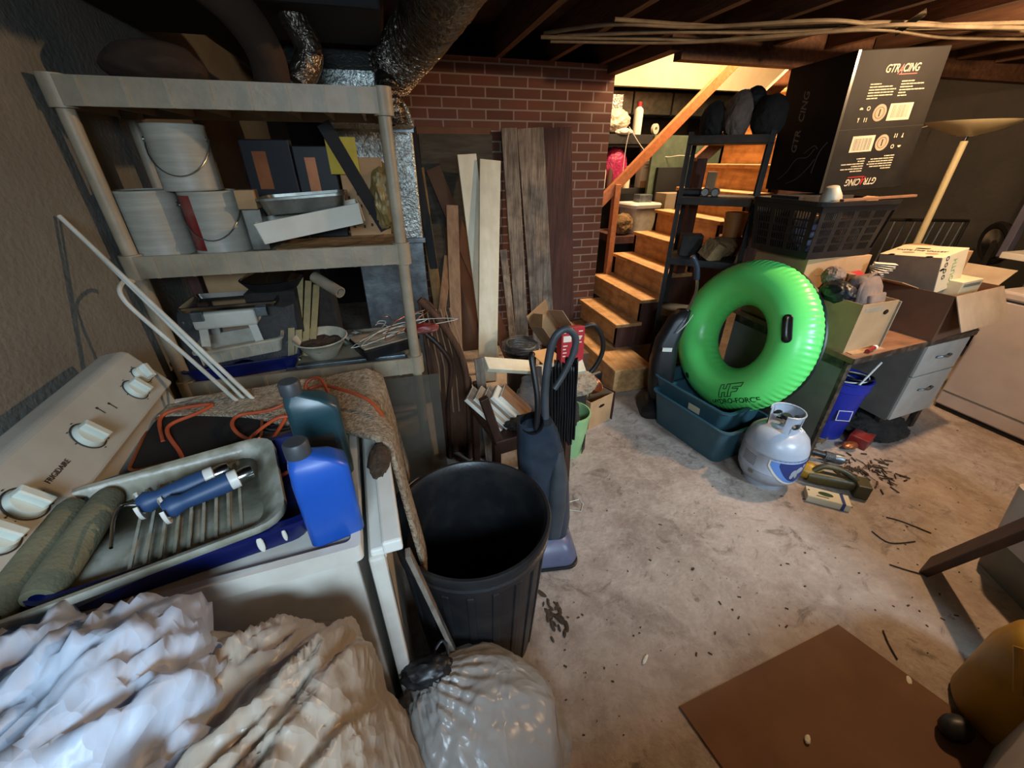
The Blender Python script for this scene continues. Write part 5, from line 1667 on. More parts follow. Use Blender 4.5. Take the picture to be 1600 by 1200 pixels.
# ---------------------------------------------------------------- things on the floor by the tank
t = thing('power_tool', 'olive and yellow power tool lying on the floor right of the tank', 'power tool', (2.12, 1.15, 0), -38)
MB().loft([[Vector((x0, y * k, z * k2 + 0.045)) for y, z in rrect(0.075, 0.075, 0.03)] for (x0, k, k2) in ((-0.11, 0.8, 0.8), (-0.06, 1.0, 1.0), (0.04, 0.9, 1.0), (0.10, 0.75, 0.8))]).build('motor_housing', m_drill, t, smooth=True, angle=60)
MB().tube(smoothpath([(-0.09, 0.0, 0.08), (-0.05, 0.01, 0.115), (0.03, 0.01, 0.115), (0.09, 0.0, 0.09), (0.12, 0, 0.06)], 6), 0.015, 12).build('handle', m_drill, t, smooth=True)
MB().box(0.10, 0.165, -0.055, 0.04, 0.0, 0.085).build('battery_block', m_drill, t, bevel=0.008)
MB().ico((-0.10, 0.03, 0.055), (0.07, 0.05, 0.045), 4, lambda p: crumple(p, 1.2, 0.12, 3)).build('yellow_housing', m_yellow, t, smooth=True)
t = thing('white_box', 'long white carton with green picture and blue band on the floor', 'box', (2.005, 1.065, 0), -40)
MB().box(-0.095, 0.095, -0.042, 0.042, 0, 0.04).build('carton', m_cardwhite, t, bevel=0.003)
MB().box(0.055, 0.070, -0.0425, 0.0425, -0.0005, 0.0406).build('blue_band', m_tankblue, t)
MB().ico((-0.01, 0.004, 0.0405), (0.034, 0.017, 0.0008), 3).build('green_picture', m_greenprint, t)
MB().box(-0.055, 0.0, -0.026, -0.02, 0.04, 0.0407).build('text_line', m_print, t)
MB().ico((-0.085, 0.01, 0.0405), (0.006, 0.006, 0.0008), 2).build('dot_print', m_print, t)
t = thing('flashlight', 'grey ribbed flashlight with black barrel on the floor under the desk edge', 'flashlight', (2.30, 1.30, 0.03), 0)
M = frame((-0.12, 0.10, 0.03), (0.06, -0.02, 0.0))
MB().cyl(0.019, 0, 0.14, 20, M).build('barrel', m_black, t, smooth=True, angle=40)
MB().lathe([(0.0001, 0.13), (0.024, 0.13)] + sum([[(0.027, 0.135 + i * 0.01), (0.024, 0.14 + i * 0.01)] for i in range(5)], []) + [(0.028, 0.19), (0.03, 0.225), (0.0001, 0.225)], 24, M).build('ribbed_head', m_galv, t, smooth=True, angle=30)

# ---------------------------------------------------------------- desk
DX0, DX1, DY0, DY1, DH = 2.135, 3.24, 1.335, 2.13, 0.70
t = thing('desk', 'old grey desk with wood top and two drawers piled with cartons', 'desk', (0, 0, 0), 0)
MB().prism([(2.135, 1.30), (3.235, 1.415), (3.235, DY1), (DX0, DY1)], DH - 0.03, DH, None).build('desktop', m_desktop, t, bevel=0.002)
MB().prism([(2.134, 1.299), (3.236, 1.414), (3.236, 1.419), (2.134, 1.304)], DH - 0.031, DH + 0.001, None).build('edge_band', m_desktrim, t)
MB().box(2.15, 2.17, 1.345, DY1 - 0.02, 0.0, DH - 0.03).build('side_panel', m_deskgrey, t)
e = MB().bar((2.16, 1.335, 0.0), (2.16, 1.335, DH - 0.03), 0.030, 0.02, (1, 0, 0)).build('panel_edge', m_desktrim, t, bevel=0.002)
MB().box(2.14, 2.152, 1.345, 2.1, DH - 0.075, DH - 0.03).build('top_rail', m_desktrim, t)
PX = 2.80
MB().prism([(PX, 1.40), (3.215, 1.44), (3.215, 2.08), (PX, 2.08)], 0.15, DH - 0.03).build('drawer_pedestal', m_deskgrey, t)
MD = Matrix.Translation((PX, 1.398, 0)) @ RZ(5.6)
for z0, z1 in ((0.46, 0.655), (0.16, 0.45)):
    dr = MB().box(0.004, 0.412, -0.016, 0.0, z0, z1, MD).build('drawer', m_drawer, t, bevel=0.002)
    zc = z1 - (0.085 if z0 > 0.4 else 0.10)
    pts = [MD @ Vector(p) for p in smoothpath([(0.15, -0.018, zc - 0.004), (0.17, -0.034, zc + 0.006), (0.21, -0.038, zc), (0.25, -0.034, zc + 0.008), (0.27, -0.018, zc - 0.002)], 5)]
    MB().tube(pts, 0.006, 8, False).build('handle', m_galv, dr, smooth=True)
    for x in (0.15, 0.27):
        MB().ico((0, 0, 0), (0.016, 0.003, 0.008), 2, None, MD @ T(x, -0.017, zc - 0.002)).build('handle_plate', m_galv, dr, smooth=True)
for (x, y) in ((PX + 0.02, 1.44), (3.19, 1.46), (PX + 0.02, 2.05), (3.19, 2.05)):
    MB().bar((x, y, 0.15), (x, y, 0.0), 0.035, 0.035).build('leg', m_desktrim, t, bevel=0.003)
MB().box(2.17, 3.2, 2.09, 2.105, 0.25, DH - 0.03).build('back_panel', m_deskgrey, t)

t = thing('blue_bin', 'blue plastic wastebasket of cables and tubing under the desk', 'bin', (2.56, 1.555, 0), -25)
mb = MB().lathe([(0.0001, 0), (0.088, 0), (0.092, 0.01), (0.118, 0.32), (0.122, 0.35), (0.128, 0.355), (0.128, 0.405), (0.133, 0.41), (0.133, 0.42), (0.122, 0.42), (0.118, 0.35), (0.088, 0.012), (0.0001, 0.01)], 48)
mb.build('bin_body', m_bluebin, t, smooth=True, angle=40)
MB().prism([(-0.04, -0.035), (0.04, -0.035), (0.04, 0.035), (-0.04, 0.035)], 0, 0.001, T(0, -0.1135, 0.20) @ EU(85, 0, 0)).build('logo_frame', m_paper, t)
MB().prism([(-0.035, -0.030), (0.035, -0.030), (0.035, 0.030), (-0.035, 0.030)], 0.001, 0.002, T(0, -0.1135, 0.20) @ EU(85, 0, 0)).build('logo_field', m_bluebin, t)
text('U', 0.055, m_paper, t, T(-0.018, -0.1165, 0.182) @ EU(85, 0, 0), name='logo_letter', bold=0.002)
for i in range(4):
    r = 0.06 + 0.012 * i
    pts = [Vector((r * math.cos(k * 0.5) + 0.01 * i, r * math.sin(k * 0.5), 0.385 + 0.012 * i + 0.015 * math.sin(k * 0.5 + i))) for k in range(13)]
    tag(MB().tube(smoothpath([t.matrix_basis @ p for p in pts], 4, True), 0.005, 6, True).build('cable_coil', [m_galv, m_black, m_wire, m_black][i], smooth=True),
        ['grey cable coil lowest in the blue bin', 'black cable coil in the blue bin', 'white cable coil in the blue bin', 'top black cable coil in the blue bin'][i], 'cable', 'cable coils in the blue bin')
tag(MB().rod((2.50, 1.45, 0.40), (2.66, 1.48, 0.53), 0.006).build('white_tube', m_white, smooth=True, angle=40), 'white plastic tube sticking up out of the blue bin', 'tube')
tag(MB().ico((2.88, 1.50, 0.05), (0.20, 0.16, 0.075), 5, lambda p: crumple(p, 1.5, 0.3, 4)).build('grey_rags', m_cloth), 'dusty dark rags heaped on the floor under the drawers', 'rags')
tag(MB().box(-0.07, 0.07, -0.05, 0.05, 0, 0.07, T(2.67, 1.40, 0) @ RZ(20)).build('maroon_box', m_redtin, bevel=0.003), 'small dark maroon box beside the blue bin', 'box')
tag(MB().ico((2.545, 1.37, 0.03), (0.05, 0.03, 0.02), 3, lambda p: crumple(p, 1.5, 0.2, 4)).build('copper_scrap', m_copper), 'small orange copper scrap before the blue bin', 'scrap')
mb = MB()
for i in range(90):
    x, y = random.gauss(2.42, 0.13), random.gauss(1.18, 0.07)
    a = random.uniform(0, 180)
    mb.cbox((0, 0, 0.006), (random.uniform(0.02, 0.07), random.uniform(0.002, 0.008), random.uniform(0.002, 0.007)), T(x, y, 0) @ RZ(a) @ EU(0, random.uniform(-12, 12), 0))
tag(mb.build('leaf_litter', m_brown), 'scatter of dark twigs and dry leaves on the floor by the blue bin', 'litter', kind='stuff')
mb = MB()
for i in range(26):
    x, y = random.uniform(2.22, 2.40), random.uniform(1.36, 1.75)
    mb.cbox((0, 0, 0.02), (random.uniform(0.03, 0.1), 0.006, random.uniform(0.003, 0.03)), T(x, y, random.uniform(0, 0.05)) @ EU(0, random.uniform(-40, 40), random.uniform(0, 180)))
tag(mb.build('straw_litter', m_straw), 'straw coloured twigs heaped inside the desk side panel', 'litter', kind='stuff')

# ---------------------------------------------------------------- cartons on the desk
def open_box(t, w, d, h, m, th=0.004, M=None, names=('front_panel', 'back_panel', 'side_panel', 'side_panel', 'bottom_panel')):
    M = M or Matrix.Identity(4)
    MB().box(0, w, 0, th, 0, h, M).build(names[0], m, t)
    MB().box(0, w, d - th, d, 0, h, M).build(names[1], m, t)
    MB().box(0, th, th, d - th, 0, h, M).build(names[2], m, t)
    MB().box(w - th, w, th, d - th, 0, h, M).build(names[3], m, t)
    MB().box(th, w - th, th, d - th, 0, th, M).build(names[4], m, t)


t = thing('cardboard_carton', 'tan open carton holding a brown bag at the desk front left', 'box', (2.15, 1.375, DH), 3)
open_box(t, 0.255, 0.30, 0.255, m_card)
MB().ico((0.19, -0.001, 0.20), (0.019, 0.002, 0.013), 3).build('hand_hole', m_glassblack, t, smooth=True)
MB().box(0.03, 0.16, -0.0008, 0, 0.215, 0.232).build('faint_print', m_cardgrey, t)
MB().box(0.255, 0.262, -0.01, 0.30, 0.0, 0.25).build('side_flap', m_cardgrey, t)
MB().box(0.02, 0.26, -0.03, 0.0, 0, 0.004).build('bottom_flap', m_card, t)
t = thing('suede_bag', 'dusty brown suede bag with front pocket in the tan carton', 'bag', (2.318, 1.475, 0.80), 12, rx=-12)
t.scale = (1.12, 1.1, 1.15)
MB().loft([[Vector((x * k, y * k2, z)) for x, y in rrect(0.17, 0.10, 0.03)] for (k, k2, z) in ((0.95, 0.9, -0.06), (1.05, 1.1, 0.05), (1.05, 1.0, 0.17), (0.9, 0.7, 0.215), (0.7, 0.4, 0.225))]).build('bag_body', m_leather, t, smooth=True, angle=60)
MB().loft([[Vector((x * k, -0.055 + y * k, z)) for x, y in rrect(0.13, 0.03, 0.012)] for (k, z) in ((0.9, 0.02), (1.0, 0.05), (1.0, 0.14), (0.93, 0.145))]).build('pocket', m_leather, t, smooth=True, angle=60)
MB().tube(smoothpath([(-0.085, -0.02, 0.10), (-0.10, -0.03, 0.16), (-0.07, -0.03, 0.20), (0.02, -0.03, 0.235), (0.08, -0.03, 0.20)], 6), 0.008, 8, False, 0.5).build('strap', m_leather, t, smooth=True)
tag(MB().ico((2.185, 1.54, 0.965), (0.06, 0.085, 0.06), 5, lambda p: crumple(p, 1.3, 0.2, 7)).build('black_bag', m_black, smooth='all'), 'black bag bulging from the left of the tan carton', 'bag')
tag(MB().ico((2.26, 1.65, 1.02), (0.05, 0.05, 0.05), 4, lambda p: crumple(p, 1.5, 0.25, 3)).build('brown_bundle', m_leather), 'small brown bundle between black bag and red packet', 'bundle')
tag(MB().lathe([(0.0001, 0), (0.05, 0.0), (0.052, 0.005), (0.0001, 0.008)], 28, T(2.42, 1.50, 0.90) @ EU(0, 78, -15)).build('white_disc', m_paper, smooth=True), 'white round disc tucked right of the brown suede bag', 'disc')
t = thing('red_packet', 'bright red packet with white line lying under the basket', 'packet', (2.44, 1.66, 0.985), 10, rx=25)
MB().box(-0.05, 0.05, -0.03, 0.035, 0, 0.035).build('packet_body', m_red, t, bevel=0.002)
MB().box(-0.04, 0.045, -0.0312, -0.03, 0.008, 0.012).build('white_line', m_paper, t)
tag(MB().box(2.36, 2.56, 1.62, 1.72, DH, 0.98).build('support_carton', m_carddark, bevel=0.003), 'brown carton hidden between tan carton and basket', 'box')
tag(MB().box(-0.02, 0.02, -0.10, 0.03, 0, 0.05, T(2.38, 1.71, 0.985) @ RZ(-20)).build('tan_strip', m_tanwood, bevel=0.003), 'tan wooden strip left of the red packet', 'strip')
mb = MB()
for i in range(8):
    mb.sheet(2, 2, lambda a, b: T(2.56 + 0.01 * i, 1.66, 1.0 + 0.005 * i) @ RZ(20 * i) @ Vector((-0.05 + 0.1 * a, -0.03 + 0.05 * b, 0.004 * i)))
tag(mb.build('loose_papers', m_paper, solid=0.001), 'loose cream papers between red packet and white carton', 'papers', kind='stuff')

t = thing('cardboard_carton', 'flat topped tan carton under the black basket', 'box', (2.165, 1.745, DH), 0)
MB().box(0, 0.46, 0, 0.36, 0, 0.395).build('carton_body', m_card, t, bevel=0.003)
MB().box(0.002, 0.20, 0.0, 0.16, 0, 0.003, T(-0.01, -0.003, 0.397) @ EU(-3, 0, 0)).build('top_flap', m_cardgrey, t)
MB().box(0.08, 0.2, -0.0008, 0.0, 0.30, 0.306).build('print_line', m_cardgrey, t)

t = thing('cardboard_carton', 'large brown open carton with the white carton on top of it', 'box', (2.755, 1.36, DH), 8)
open_box(t, 0.50, 0.42, 0.253, m_carddark)
f = MB().box(0, 0.50, 0, 0.004, 0, 0.19, T(0.0, 0.0, 0.253) @ EU(152, 0, 0)).build('folded_flap', m_cardgrey, t)
f['label'] = 'faded grey brown folded down flap'
MB().box(0, 0.004, 0, 0.2, 0, 0.20, T(0, 0.16, 0.253) @ EU(0, -75, 0)).build('side_flap', m_card, t)
MB().box(0, 0.004, 0, 0.34, 0, 0.16, T(0.50, 0.02, 0.253) @ EU(0, 65, 0)).build('side_flap', m_cardgrey, t)
t = thing('photo_carton', 'white carton with dark stripes and brown photo print in the brown carton', 'box', (2.985, 1.47, DH + 0.006), 8)
MB().box(0, 0.22, 0, 0.22, 0, 0.275).build('carton_body', m_cardwhite, t, bevel=0.003)
MB().box(0.01, 0.21, -0.001, 0, 0.12, 0.19).build('photo_print', m_copper, t)
for i in range(2):
    MB().box(0.02, 0.20, -0.0012, 0, 0.248 + 0.009 * i, 0.251 + 0.009 * i).build('stripe', m_print, t)
MB().box(0.16, 0.19, -0.0012, 0, 0.196, 0.203).build('dark_mark', m_print, t)

# white printed fruit style carton lying tilted on the brown carton
t = thing('printed_carton', 'white printed carton with hand slot resting tilted on the brown cartons', 'box', (2.872, 1.516, 0.913), 0)
t.rotation_euler = (-0.107, -0.176, 0.104)
cw, cd, chh = 0.22, 0.30, 0.20
MB().box(0, cw, 0, cd, 0, chh).build('carton_body', m_cardwhite, t, bevel=0.002)
MB().box(-0.001, 0, 0.003, cd - 0.003, 0.0, chh - 0.002).build('grey_side', m_cardgrey, t)
MB().loft([[Vector((x, y, chh + 0.0004)) for x, y in rrect(0.018, 0.07, 0.008, cx=0.15, cy=0.17)], [Vector((x, y, chh + 0.0010)) for x, y in rrect(0.018, 0.07, 0.008, cx=0.15, cy=0.17)]]).build('hand_slot', m_glassblack, t)
for y in (0.06, 0.24):
    MB().ico((0.004, y, chh - 0.001), (0.014, 0.018, 0.003), 2).build('corner_hole', m_glassblack, t, smooth=True)
MB().ico((0.02, -0.0005, 0.13), (0.02, 0.002, 0.007), 2, None).build('corner_hole', m_glassblack, t, smooth=True)
text('TASTE THE VALLEY', 0.028, m_print, t, T(0.098, 0.278, chh + 0.0008) @ EU(0, 0, -90), name='top_lettering', bold=0.0008)
for y in (0.08, 0.19):
    MB().ico((0.06, y, chh + 0.0005), (0.018, 0.03, 0.0008), 3).build('fruit_print', m_cardgrey, t)
text('SOUTH', 0.045, m_greenpail, t, T(0.135, -0.001, 0.02) @ EU(90, 0, 0) @ EU(0, 0, 90), name='side_lettering')
for k in range(4):
    MB().lathe([(0.008, 0), (0.013, 0), (0.013, 0.0012), (0.008, 0.0012), (0.008, 0)], 20, T(0.045, -0.0002, 0.185 - 0.034 * k) @ EU(90, 0, 0)).build('round_print', m_print, t)
MB().ico((0.15, -0.001, 0.03), (0.02, 0.001, 0.012), 2).build('red_mark', m_red, t)
t = thing('brown_carton', 'tan carton standing just behind the white printed carton', 'box', (3.10, 1.62, 0.905), 6)
MB().box(0, 0.16, 0, 0.28, 0, 0.20).build('carton_body', m_card, t, bevel=0.003)
for k in range(2):
    MB().box(0.05 + 0.03 * k, 0.056 + 0.03 * k, -0.001, 0, 0.12, 0.17).build('print_bar', m_print, t)
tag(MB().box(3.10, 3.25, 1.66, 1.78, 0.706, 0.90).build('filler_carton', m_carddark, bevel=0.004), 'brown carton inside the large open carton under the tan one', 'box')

# small things on the desk top
t = thing('marker_pen', 'dark purple tube with a white cap lying on the desk front', 'tube', (2.31, 1.348, DH + 0.012), 10)
MB().rod((-0.05, 0, 0), (0.03, 0.01, 0), 0.011, 16).build('tube_body', m_redtin, t, smooth=True, angle=40)
MB().rod((0.03, 0.01, 0), (0.05, 0.012, 0), 0.012, 16).build('cap', m_white, t, smooth=True, angle=40)
tag(MB().ico((3.05, 1.44, 0.712), (0.05, 0.03, 0.014), 3, lambda p: crumple(p, 1.6, 0.3, 6)).build('crumpled_foil', m_chrome), 'crumpled silver scrap on the desk edge over the drawers', 'scrap')
tag(MB().ico((3.15, 1.46, 0.712), (0.025, 0.02, 0.014), 3, lambda p: crumple(p, 1.6, 0.3, 2)).build('metal_scrap', m_galv), 'small dark metal bits at the right corner of the desk', 'scrap')

# basket
t = thing('plastic_basket', 'black slotted plastic basket on the cartons below the tall black carton', 'basket', (2.35, 1.92, 1.10), 3)
W1, D1, H1 = 0.56, 0.42, 0.285
TP = 0.86
mb = MB()
mb.loft([ring3(W1 * TP, D1 * TP, 0.05, 0), ring3(W1 * TP, D1 * TP, 0.05, 0.004)])
mb.loft([ring3(W1, D1, 0.05, H1 - 0.02), ring3(W1 + 0.03, D1 + 0.03, 0.06, H1 - 0.018), ring3(W1 + 0.035, D1 + 0.035, 0.06, H1), ring3(W1 + 0.01, D1 + 0.01, 0.05, H1), ring3(W1 - 0.005, D1 - 0.005, 0.05, H1 - 0.02), ring3(W1, D1, 0.05, H1 - 0.02)], cap=False)
def wall(side, u, z):
    k = TP + (1 - TP) * z / H1
    if side == 0: return Vector(((u - 0.5) * (W1 * k), -D1 / 2 * k, z))
    if side == 2: return Vector(((0.5 - u) * (W1 * k), D1 / 2 * k, z))
    if side == 1: return Vector((W1 / 2 * k, (u - 0.5) * D1 * k, z))
    return Vector((-W1 / 2 * k, (0.5 - u) * D1 * k, z))
for sd in range(4):
    L = W1 if sd in (0, 2) else D1
    ng = 4 if sd in (0, 2) else 3
    # solid columns and bands, slots between
    def strip(u0, u1, z0, z1):
        mb.add([wall(sd, u0, z0), wall(sd, u1, z0), wall(sd, u1, z1), wall(sd, u0, z1)], [(0, 1, 2, 3)])
    strip(0, 1, 0.0, 0.035)
    strip(0, 1, H1 - 0.05, H1 - 0.02)
    cols = [(0.0, 0.06)]
    for g in range(ng):
        a = 0.06 + g * 0.88 / ng
        b = a + 0.88 / ng
        strip(b - 0.06, b, 0.035, H1 - 0.05)
        n = 7 if sd in (0, 2) else 6
        wd = (b - 0.06 - a) / n
        for q in range(n):
            strip(a + wd * (q + 0.62), a + wd * (q + 1), 0.035, H1 - 0.05)
        for r in range(1, 5):
            z = 0.035 + (H1 - 0.085) * r / 5
            strip(a, b - 0.06, z - 0.005, z + 0.005)
    strip(0, 0.06, 0.035, H1 - 0.05)
mb.build('basket_body', m_black, t, solid=0.004)
BM = t.matrix_basis
tag(MB().ico(BM @ Vector((-0.12, -0.05, 0.10)), (0.10, 0.09, 0.09), 4, lambda p: crumple(p, 1.4, 0.2, 2)).build('basket_cloth', m_vaclight), 'grey blue cloth seen through the left of the basket', 'cloth')
tag(MB().box(-0.09, 0.09, -0.08, 0.08, 0, 0.19, BM @ T(0.05, -0.06, 0.006) @ RZ(8)).build('basket_carton', m_card, bevel=0.003), 'tan carton inside the basket seen through the middle slots', 'box')
tag(MB().ico(BM @ Vector((0.19, -0.04, 0.08)), (0.05, 0.08, 0.07), 4, lambda p: crumple(p, 1.4, 0.2, 5)).build('cream_cloth', m_paper), 'cream cloth inside the right end of the basket', 'cloth')
tag(MB().box(-0.20, 0.22, 0.0, 0.18, 0.006, 0.296, BM).build('inner_carton', m_cloth, bevel=0.004), 'dark carton inside the basket carrying the tall black carton', 'box')
t = thing('ceramic_horn', 'cream curved ceramic cup standing in the basket at the carton corner', 'cup', (2.23, 1.79, 1.375), 0, ry=-14)
MB().lathe([(0.0001, -0.10), (0.035, -0.10), (0.05, 0.0), (0.048, 0.03), (0.030, 0.075), (0.026, 0.078), (0.0001, 0.08)], 28).build('cup_body', m_bowl, t, smooth=True)
tag(MB().bar((2.19, 1.70, 1.392), (2.74, 1.735, 1.402), 0.022, 0.012, (0, 1, 0)).build('wood_bar', m_desktop, bevel=0.002), 'dark wooden bar lying across the front rim of the basket', 'bar')
tag(MB().box(-0.05, 0.05, -0.03, 0.03, 0, 0.02, T(2.50, 1.80, 1.37) @ EU(0, -10, 12)).build('tan_packet', m_card, bevel=0.002), 'tan packet behind the bar on the basket rim', 'packet')

# tall black chair carton
t = thing('chair_carton', 'tall glossy black printed carton standing on the basket', 'box', (2.335, 1.955, 1.405), 0)
t.rotation_euler = (-0.006, -0.062, -0.150)
BW, BH, BD = 0.50, 0.635, 0.46
m_boxblack = mat('glossy_black_carton', '#181614', '#11100f', 0.6, scale=3, bump=0.04, bscale=6, dust='#2c2822', dustamt=0.3, spec=0.15)
m_boxwhite = mat('carton_print_white', '#b8b097', '#aea68d', 0.6)
m_boxred = mat('carton_print_red', '#a3201c', '#a3201c', 0.5)
m_boxtape = mat('clear_tape', '#35322b', '#2c2a24', 0.3)
MB().box(0, BW, 0, BD, 0, BH).build('carton_body', m_boxblack, t, bevel=0.004)
MB().box(-0.0008, 0.014, -0.0008, 0, 0.0, BH).build('edge_tape', m_boxtape, t)
MB().box(0, BW, -0.0006, 0, BH * 0.47, BH * 0.475).build('flap_seam', m_boxtape, t)
def half(M):
    text('GTR', 0.047, m_boxwhite, t, M @ T(0.172, 0.238, 0), name='brand_lettering', shear=0.28, bold=0.0008, sx=0.82)
    text('CING', 0.047, m_boxwhite, t, M @ T(0.268, 0.238, 0), name='brand_lettering', shear=0.28, bold=0.0008, sx=0.78)
    text('A', 0.056, m_boxred, t, M @ T(0.244, 0.230, 0.0003), name='brand_letter', shear=0.5, bold=0.0008, sx=0.62)
    MB().box(0.255, 0.355, 0.226, 0.230, 0, 0.0006, M).build('red_underline', m_boxred, t)
    lines = [(0.115, 0.190, 0.06), (0.115, 0.178, 0.13), (0.115, 0.166, 0.15), (0.115, 0.154, 0.145), (0.115, 0.142, 0.14), (0.115, 0.130, 0.06),
             (0.285, 0.196, 0.07), (0.285, 0.184, 0.13), (0.285, 0.172, 0.07), (0.285, 0.160, 0.14), (0.285, 0.148, 0.04), (0.285, 0.136, 0.05)]
    for x, y, w in lines:
        x2 = x
        mb = MB()
        while x2 < x + w - 0.004:
            l = min(random.uniform(0.012, 0.034), x + w - x2)
            mb.box(x2, x2 + l, y, y + 0.0048, 0, 0.0006, M)
            x2 += l + 0.003
        mb.build('text_line', m_boxwhite, t)
    MB().box(0.265, 0.395, 0.030, 0.105, 0, 0.0006, M).build('barcode_label', m_boxwhite, t)
    x = 0.282
    mb = MB()
    while x < 0.382:
        wv = random.choice((0.0012, 0.002, 0.003, 0.0045))
        mb.box(x, x + wv, 0.042, 0.098, 0.0006, 0.0009, M)
        x += wv + random.choice((0.002, 0.0035))
    mb.build('barcode_bars', m_deskgrey, t)
    S = M @ T(0.215, 0.068)
    MB().lathe([(0.0001, 0.0006), (0.038, 0.0006), (0.038, 0), (0.0001, 0)], 32, S).build('round_seal', m_cardgrey, t)
    MB().lathe([(0.024, 0.0009), (0.026, 0.0009)], 32, S).build('seal_ring', m_boxblack, t)
    MB().box(-0.003, 0.003, -0.016, 0.016, 0.0006, 0.0010, S).build('seal_figure', m_boxblack, t)
    MB().lathe([(0.0001, 0), (0.010, 0), (0.010, 0.0006), (0.0001, 0.0006)], 16, M @ T(0.105, 0.086), a0=0, a1=180).build('umbrella_symbol', m_boxwhite, t)
    MB().lathe([(0.006, 0), (0.010, 0), (0.010, 0.0006), (0.006, 0.0006)], 16, M @ T(0.145, 0.09)).build('recycling_symbol', m_boxwhite, t)
    MB().prism([(-0.006, 0.01), (0.006, 0.01), (0.002, 0), (0.002, -0.01), (-0.002, -0.01), (-0.002, 0)], 0, 0.0006, M @ T(0.105, 0.04)).build('glass_symbol', m_boxwhite, t)
    for dx in (-0.006, 0.006):
        MB().prism([(-0.002, -0.01), (0.002, -0.01), (0.002, 0.004), (0.004, 0.004), (0, 0.011), (-0.004, 0.004), (-0.002, 0.004)], 0, 0.0006, M @ T(0.145 + dx, 0.04)).build('arrow_symbol', m_boxwhite, t)
MF = T(0, -0.0008, 0) @ EU(90, 0, 0)
half(MF @ T(0, 0.30, 0))
half(MF @ T(BW, 0.298, 0) @ EU(0, 0, 180))
MS = T(-0.0008, BD, 0) @ EU(90, 0, -90)
m_faint = mat('faint_print', '#6a655c', '#6a655c', 0.5)
text('GTR', 0.06, m_faint, t, MS @ T(0.20, 0.20, 0) @ EU(0, 0, 90), name='side_lettering', shear=0.2, bold=0.001)
text('CING', 0.06, m_faint, t, MS @ T(0.20, 0.355, 0) @ EU(0, 0, 90), name='side_lettering', shear=0.2, bold=0.001)
for pth in ([(0.10, 0.06), (0.16, 0.10), (0.22, 0.17), (0.30, 0.18), (0.34, 0.22)], [(0.18, 0.04), (0.26, 0.07), (0.33, 0.13), (0.36, 0.17)], [(0.36, 0.10), (0.38, 0.20), (0.42, 0.25)], [(0.27, 0.20), (0.33, 0.235), (0.36, 0.22)]):
    MB().tube([MS @ Vector((a, b, 0)) for a, b in smoothpath([(a, b, 0) for a, b in pth], 6) and [(v.x, v.y) for v in smoothpath([(a, b, 0) for a, b in pth], 6)]], 0.0016, 5).build('chair_outline', m_faint, t)

# ---------------------------------------------------------------- behind and right of the desk
t = thing('floor_lamp', 'ivory torchiere floor lamp with a wide upturned bowl shade', 'floor lamp', (3.74, 2.22, 0))
MB().lathe([(0.0001, 0), (0.14, 0), (0.14, 0.015), (0.03, 0.03), (0.018, 0.05), (0.0001, 0.05)], 32).build('base', m_lamp, t, smooth=True, angle=40)
MB().cyl(0.021, 0.04, 1.68, 20).build('pole', m_lamp, t, smooth=True, angle=40)
MB().cyl(0.010, 1.68, 1.72, 12).build('socket', m_chrome, t, smooth=True)
MB().lathe([(0.0001, 1.705), (0.05, 1.707), (0.052, 1.712), (0.13, 1.735), (0.20, 1.765), (0.235, 1.785), (0.24, 1.790), (0.232, 1.789), (0.19, 1.767), (0.12, 1.74), (0.0001, 1.715)], 48).build('lamp_shade', m_lamp, t, smooth=True, angle=50)

t = thing('metal_crib_frame', 'dark metal folding frame with upright bars behind the cartons', 'frame', (0, 0, 0))
FY = 2.50
a, b = Vector((3.72, FY, 1.16)), Vector((4.70, FY, 1.12))
MB().rod(a, b, 0.012).build('top_rail', m_rack, t, smooth=True, angle=40)
MB().rod(a - Vector((0.05, 0, 0.5)), b - Vector((0.05, 0, 0.5)), 0.012).build('bottom_rail', m_rack, t, smooth=True, angle=40)
for k in range(9):
    p = a.lerp(b, (k + 0.15) / 8.6)
    MB().rod(p, p - Vector((0.05, 0.0, 0.5)), 0.007).build('upright_bar', m_galv, t, smooth=True, angle=40)
for p in (a, b):
    MB().rod(p, (p.x - 0.05, p.y, 0.0), 0.012).build('leg', m_rack, t, smooth=True, angle=40)
t = thing('caster_wheel', 'black and chrome wheel leaning behind the white printed carton', 'wheel', (4.70, 2.25, 0.0), 0)
M = T(0, 0, 0.98) @ EU(80, 0, 60) @ Matrix.Scale(1.2, 4)
MB().lathe([(0.10, -0.02), (0.13, -0.02), (0.14, 0), (0.13, 0.02), (0.10, 0.02), (0.095, 0), (0.10, -0.02)], 36, M).build('tyre', m_black, t, smooth=True)
MB().lathe([(0.0001, -0.01), (0.06, -0.012), (0.095, -0.02), (0.095, 0.02), (0.06, 0.012), (0.0001, 0.01)], 36, M).build('hub', m_chrome, t, smooth=True)
MB().box(-0.02, 0.02, -0.02, 0.02, 0, 1.0).build('stand', m_rack, t)

t = thing('chest_freezer', 'white chest freezer along the right side beyond the desk', 'freezer', (3.63, 0.35, 0))
MB().box(0, 0.62, 0, 1.25, 0.03, 0.80).build('cabinet', m_freezer, t, bevel=0.012)
MB().box(-0.01, 0.63, -0.01, 1.26, 0.805, 0.86).build('lid', m_freezer, t, bevel=0.014)
MB().box(0.01, 0.61, 0.01, 1.24, 0.80, 0.806).build('gasket', m_deskgrey, t)
MB().box(-0.003, 0.0, 0.01, 1.24, 0.135, 0.142).build('kick_seam', m_deskgrey, t)
MB().box(0.01, 0.61, 0.01, 1.24, 0.0, 0.03).build('plinth', m_blackmetal, t)
tag(MB().ico((3.95, 1.42, 0.915), (0.13, 0.12, 0.075), 5, lambda p: crumple(p, 1.4, 0.2, 2)).build('yellow_bag', m_yelbag, smooth='all'), 'crumpled yellow plastic bag on the white freezer', 'bag')
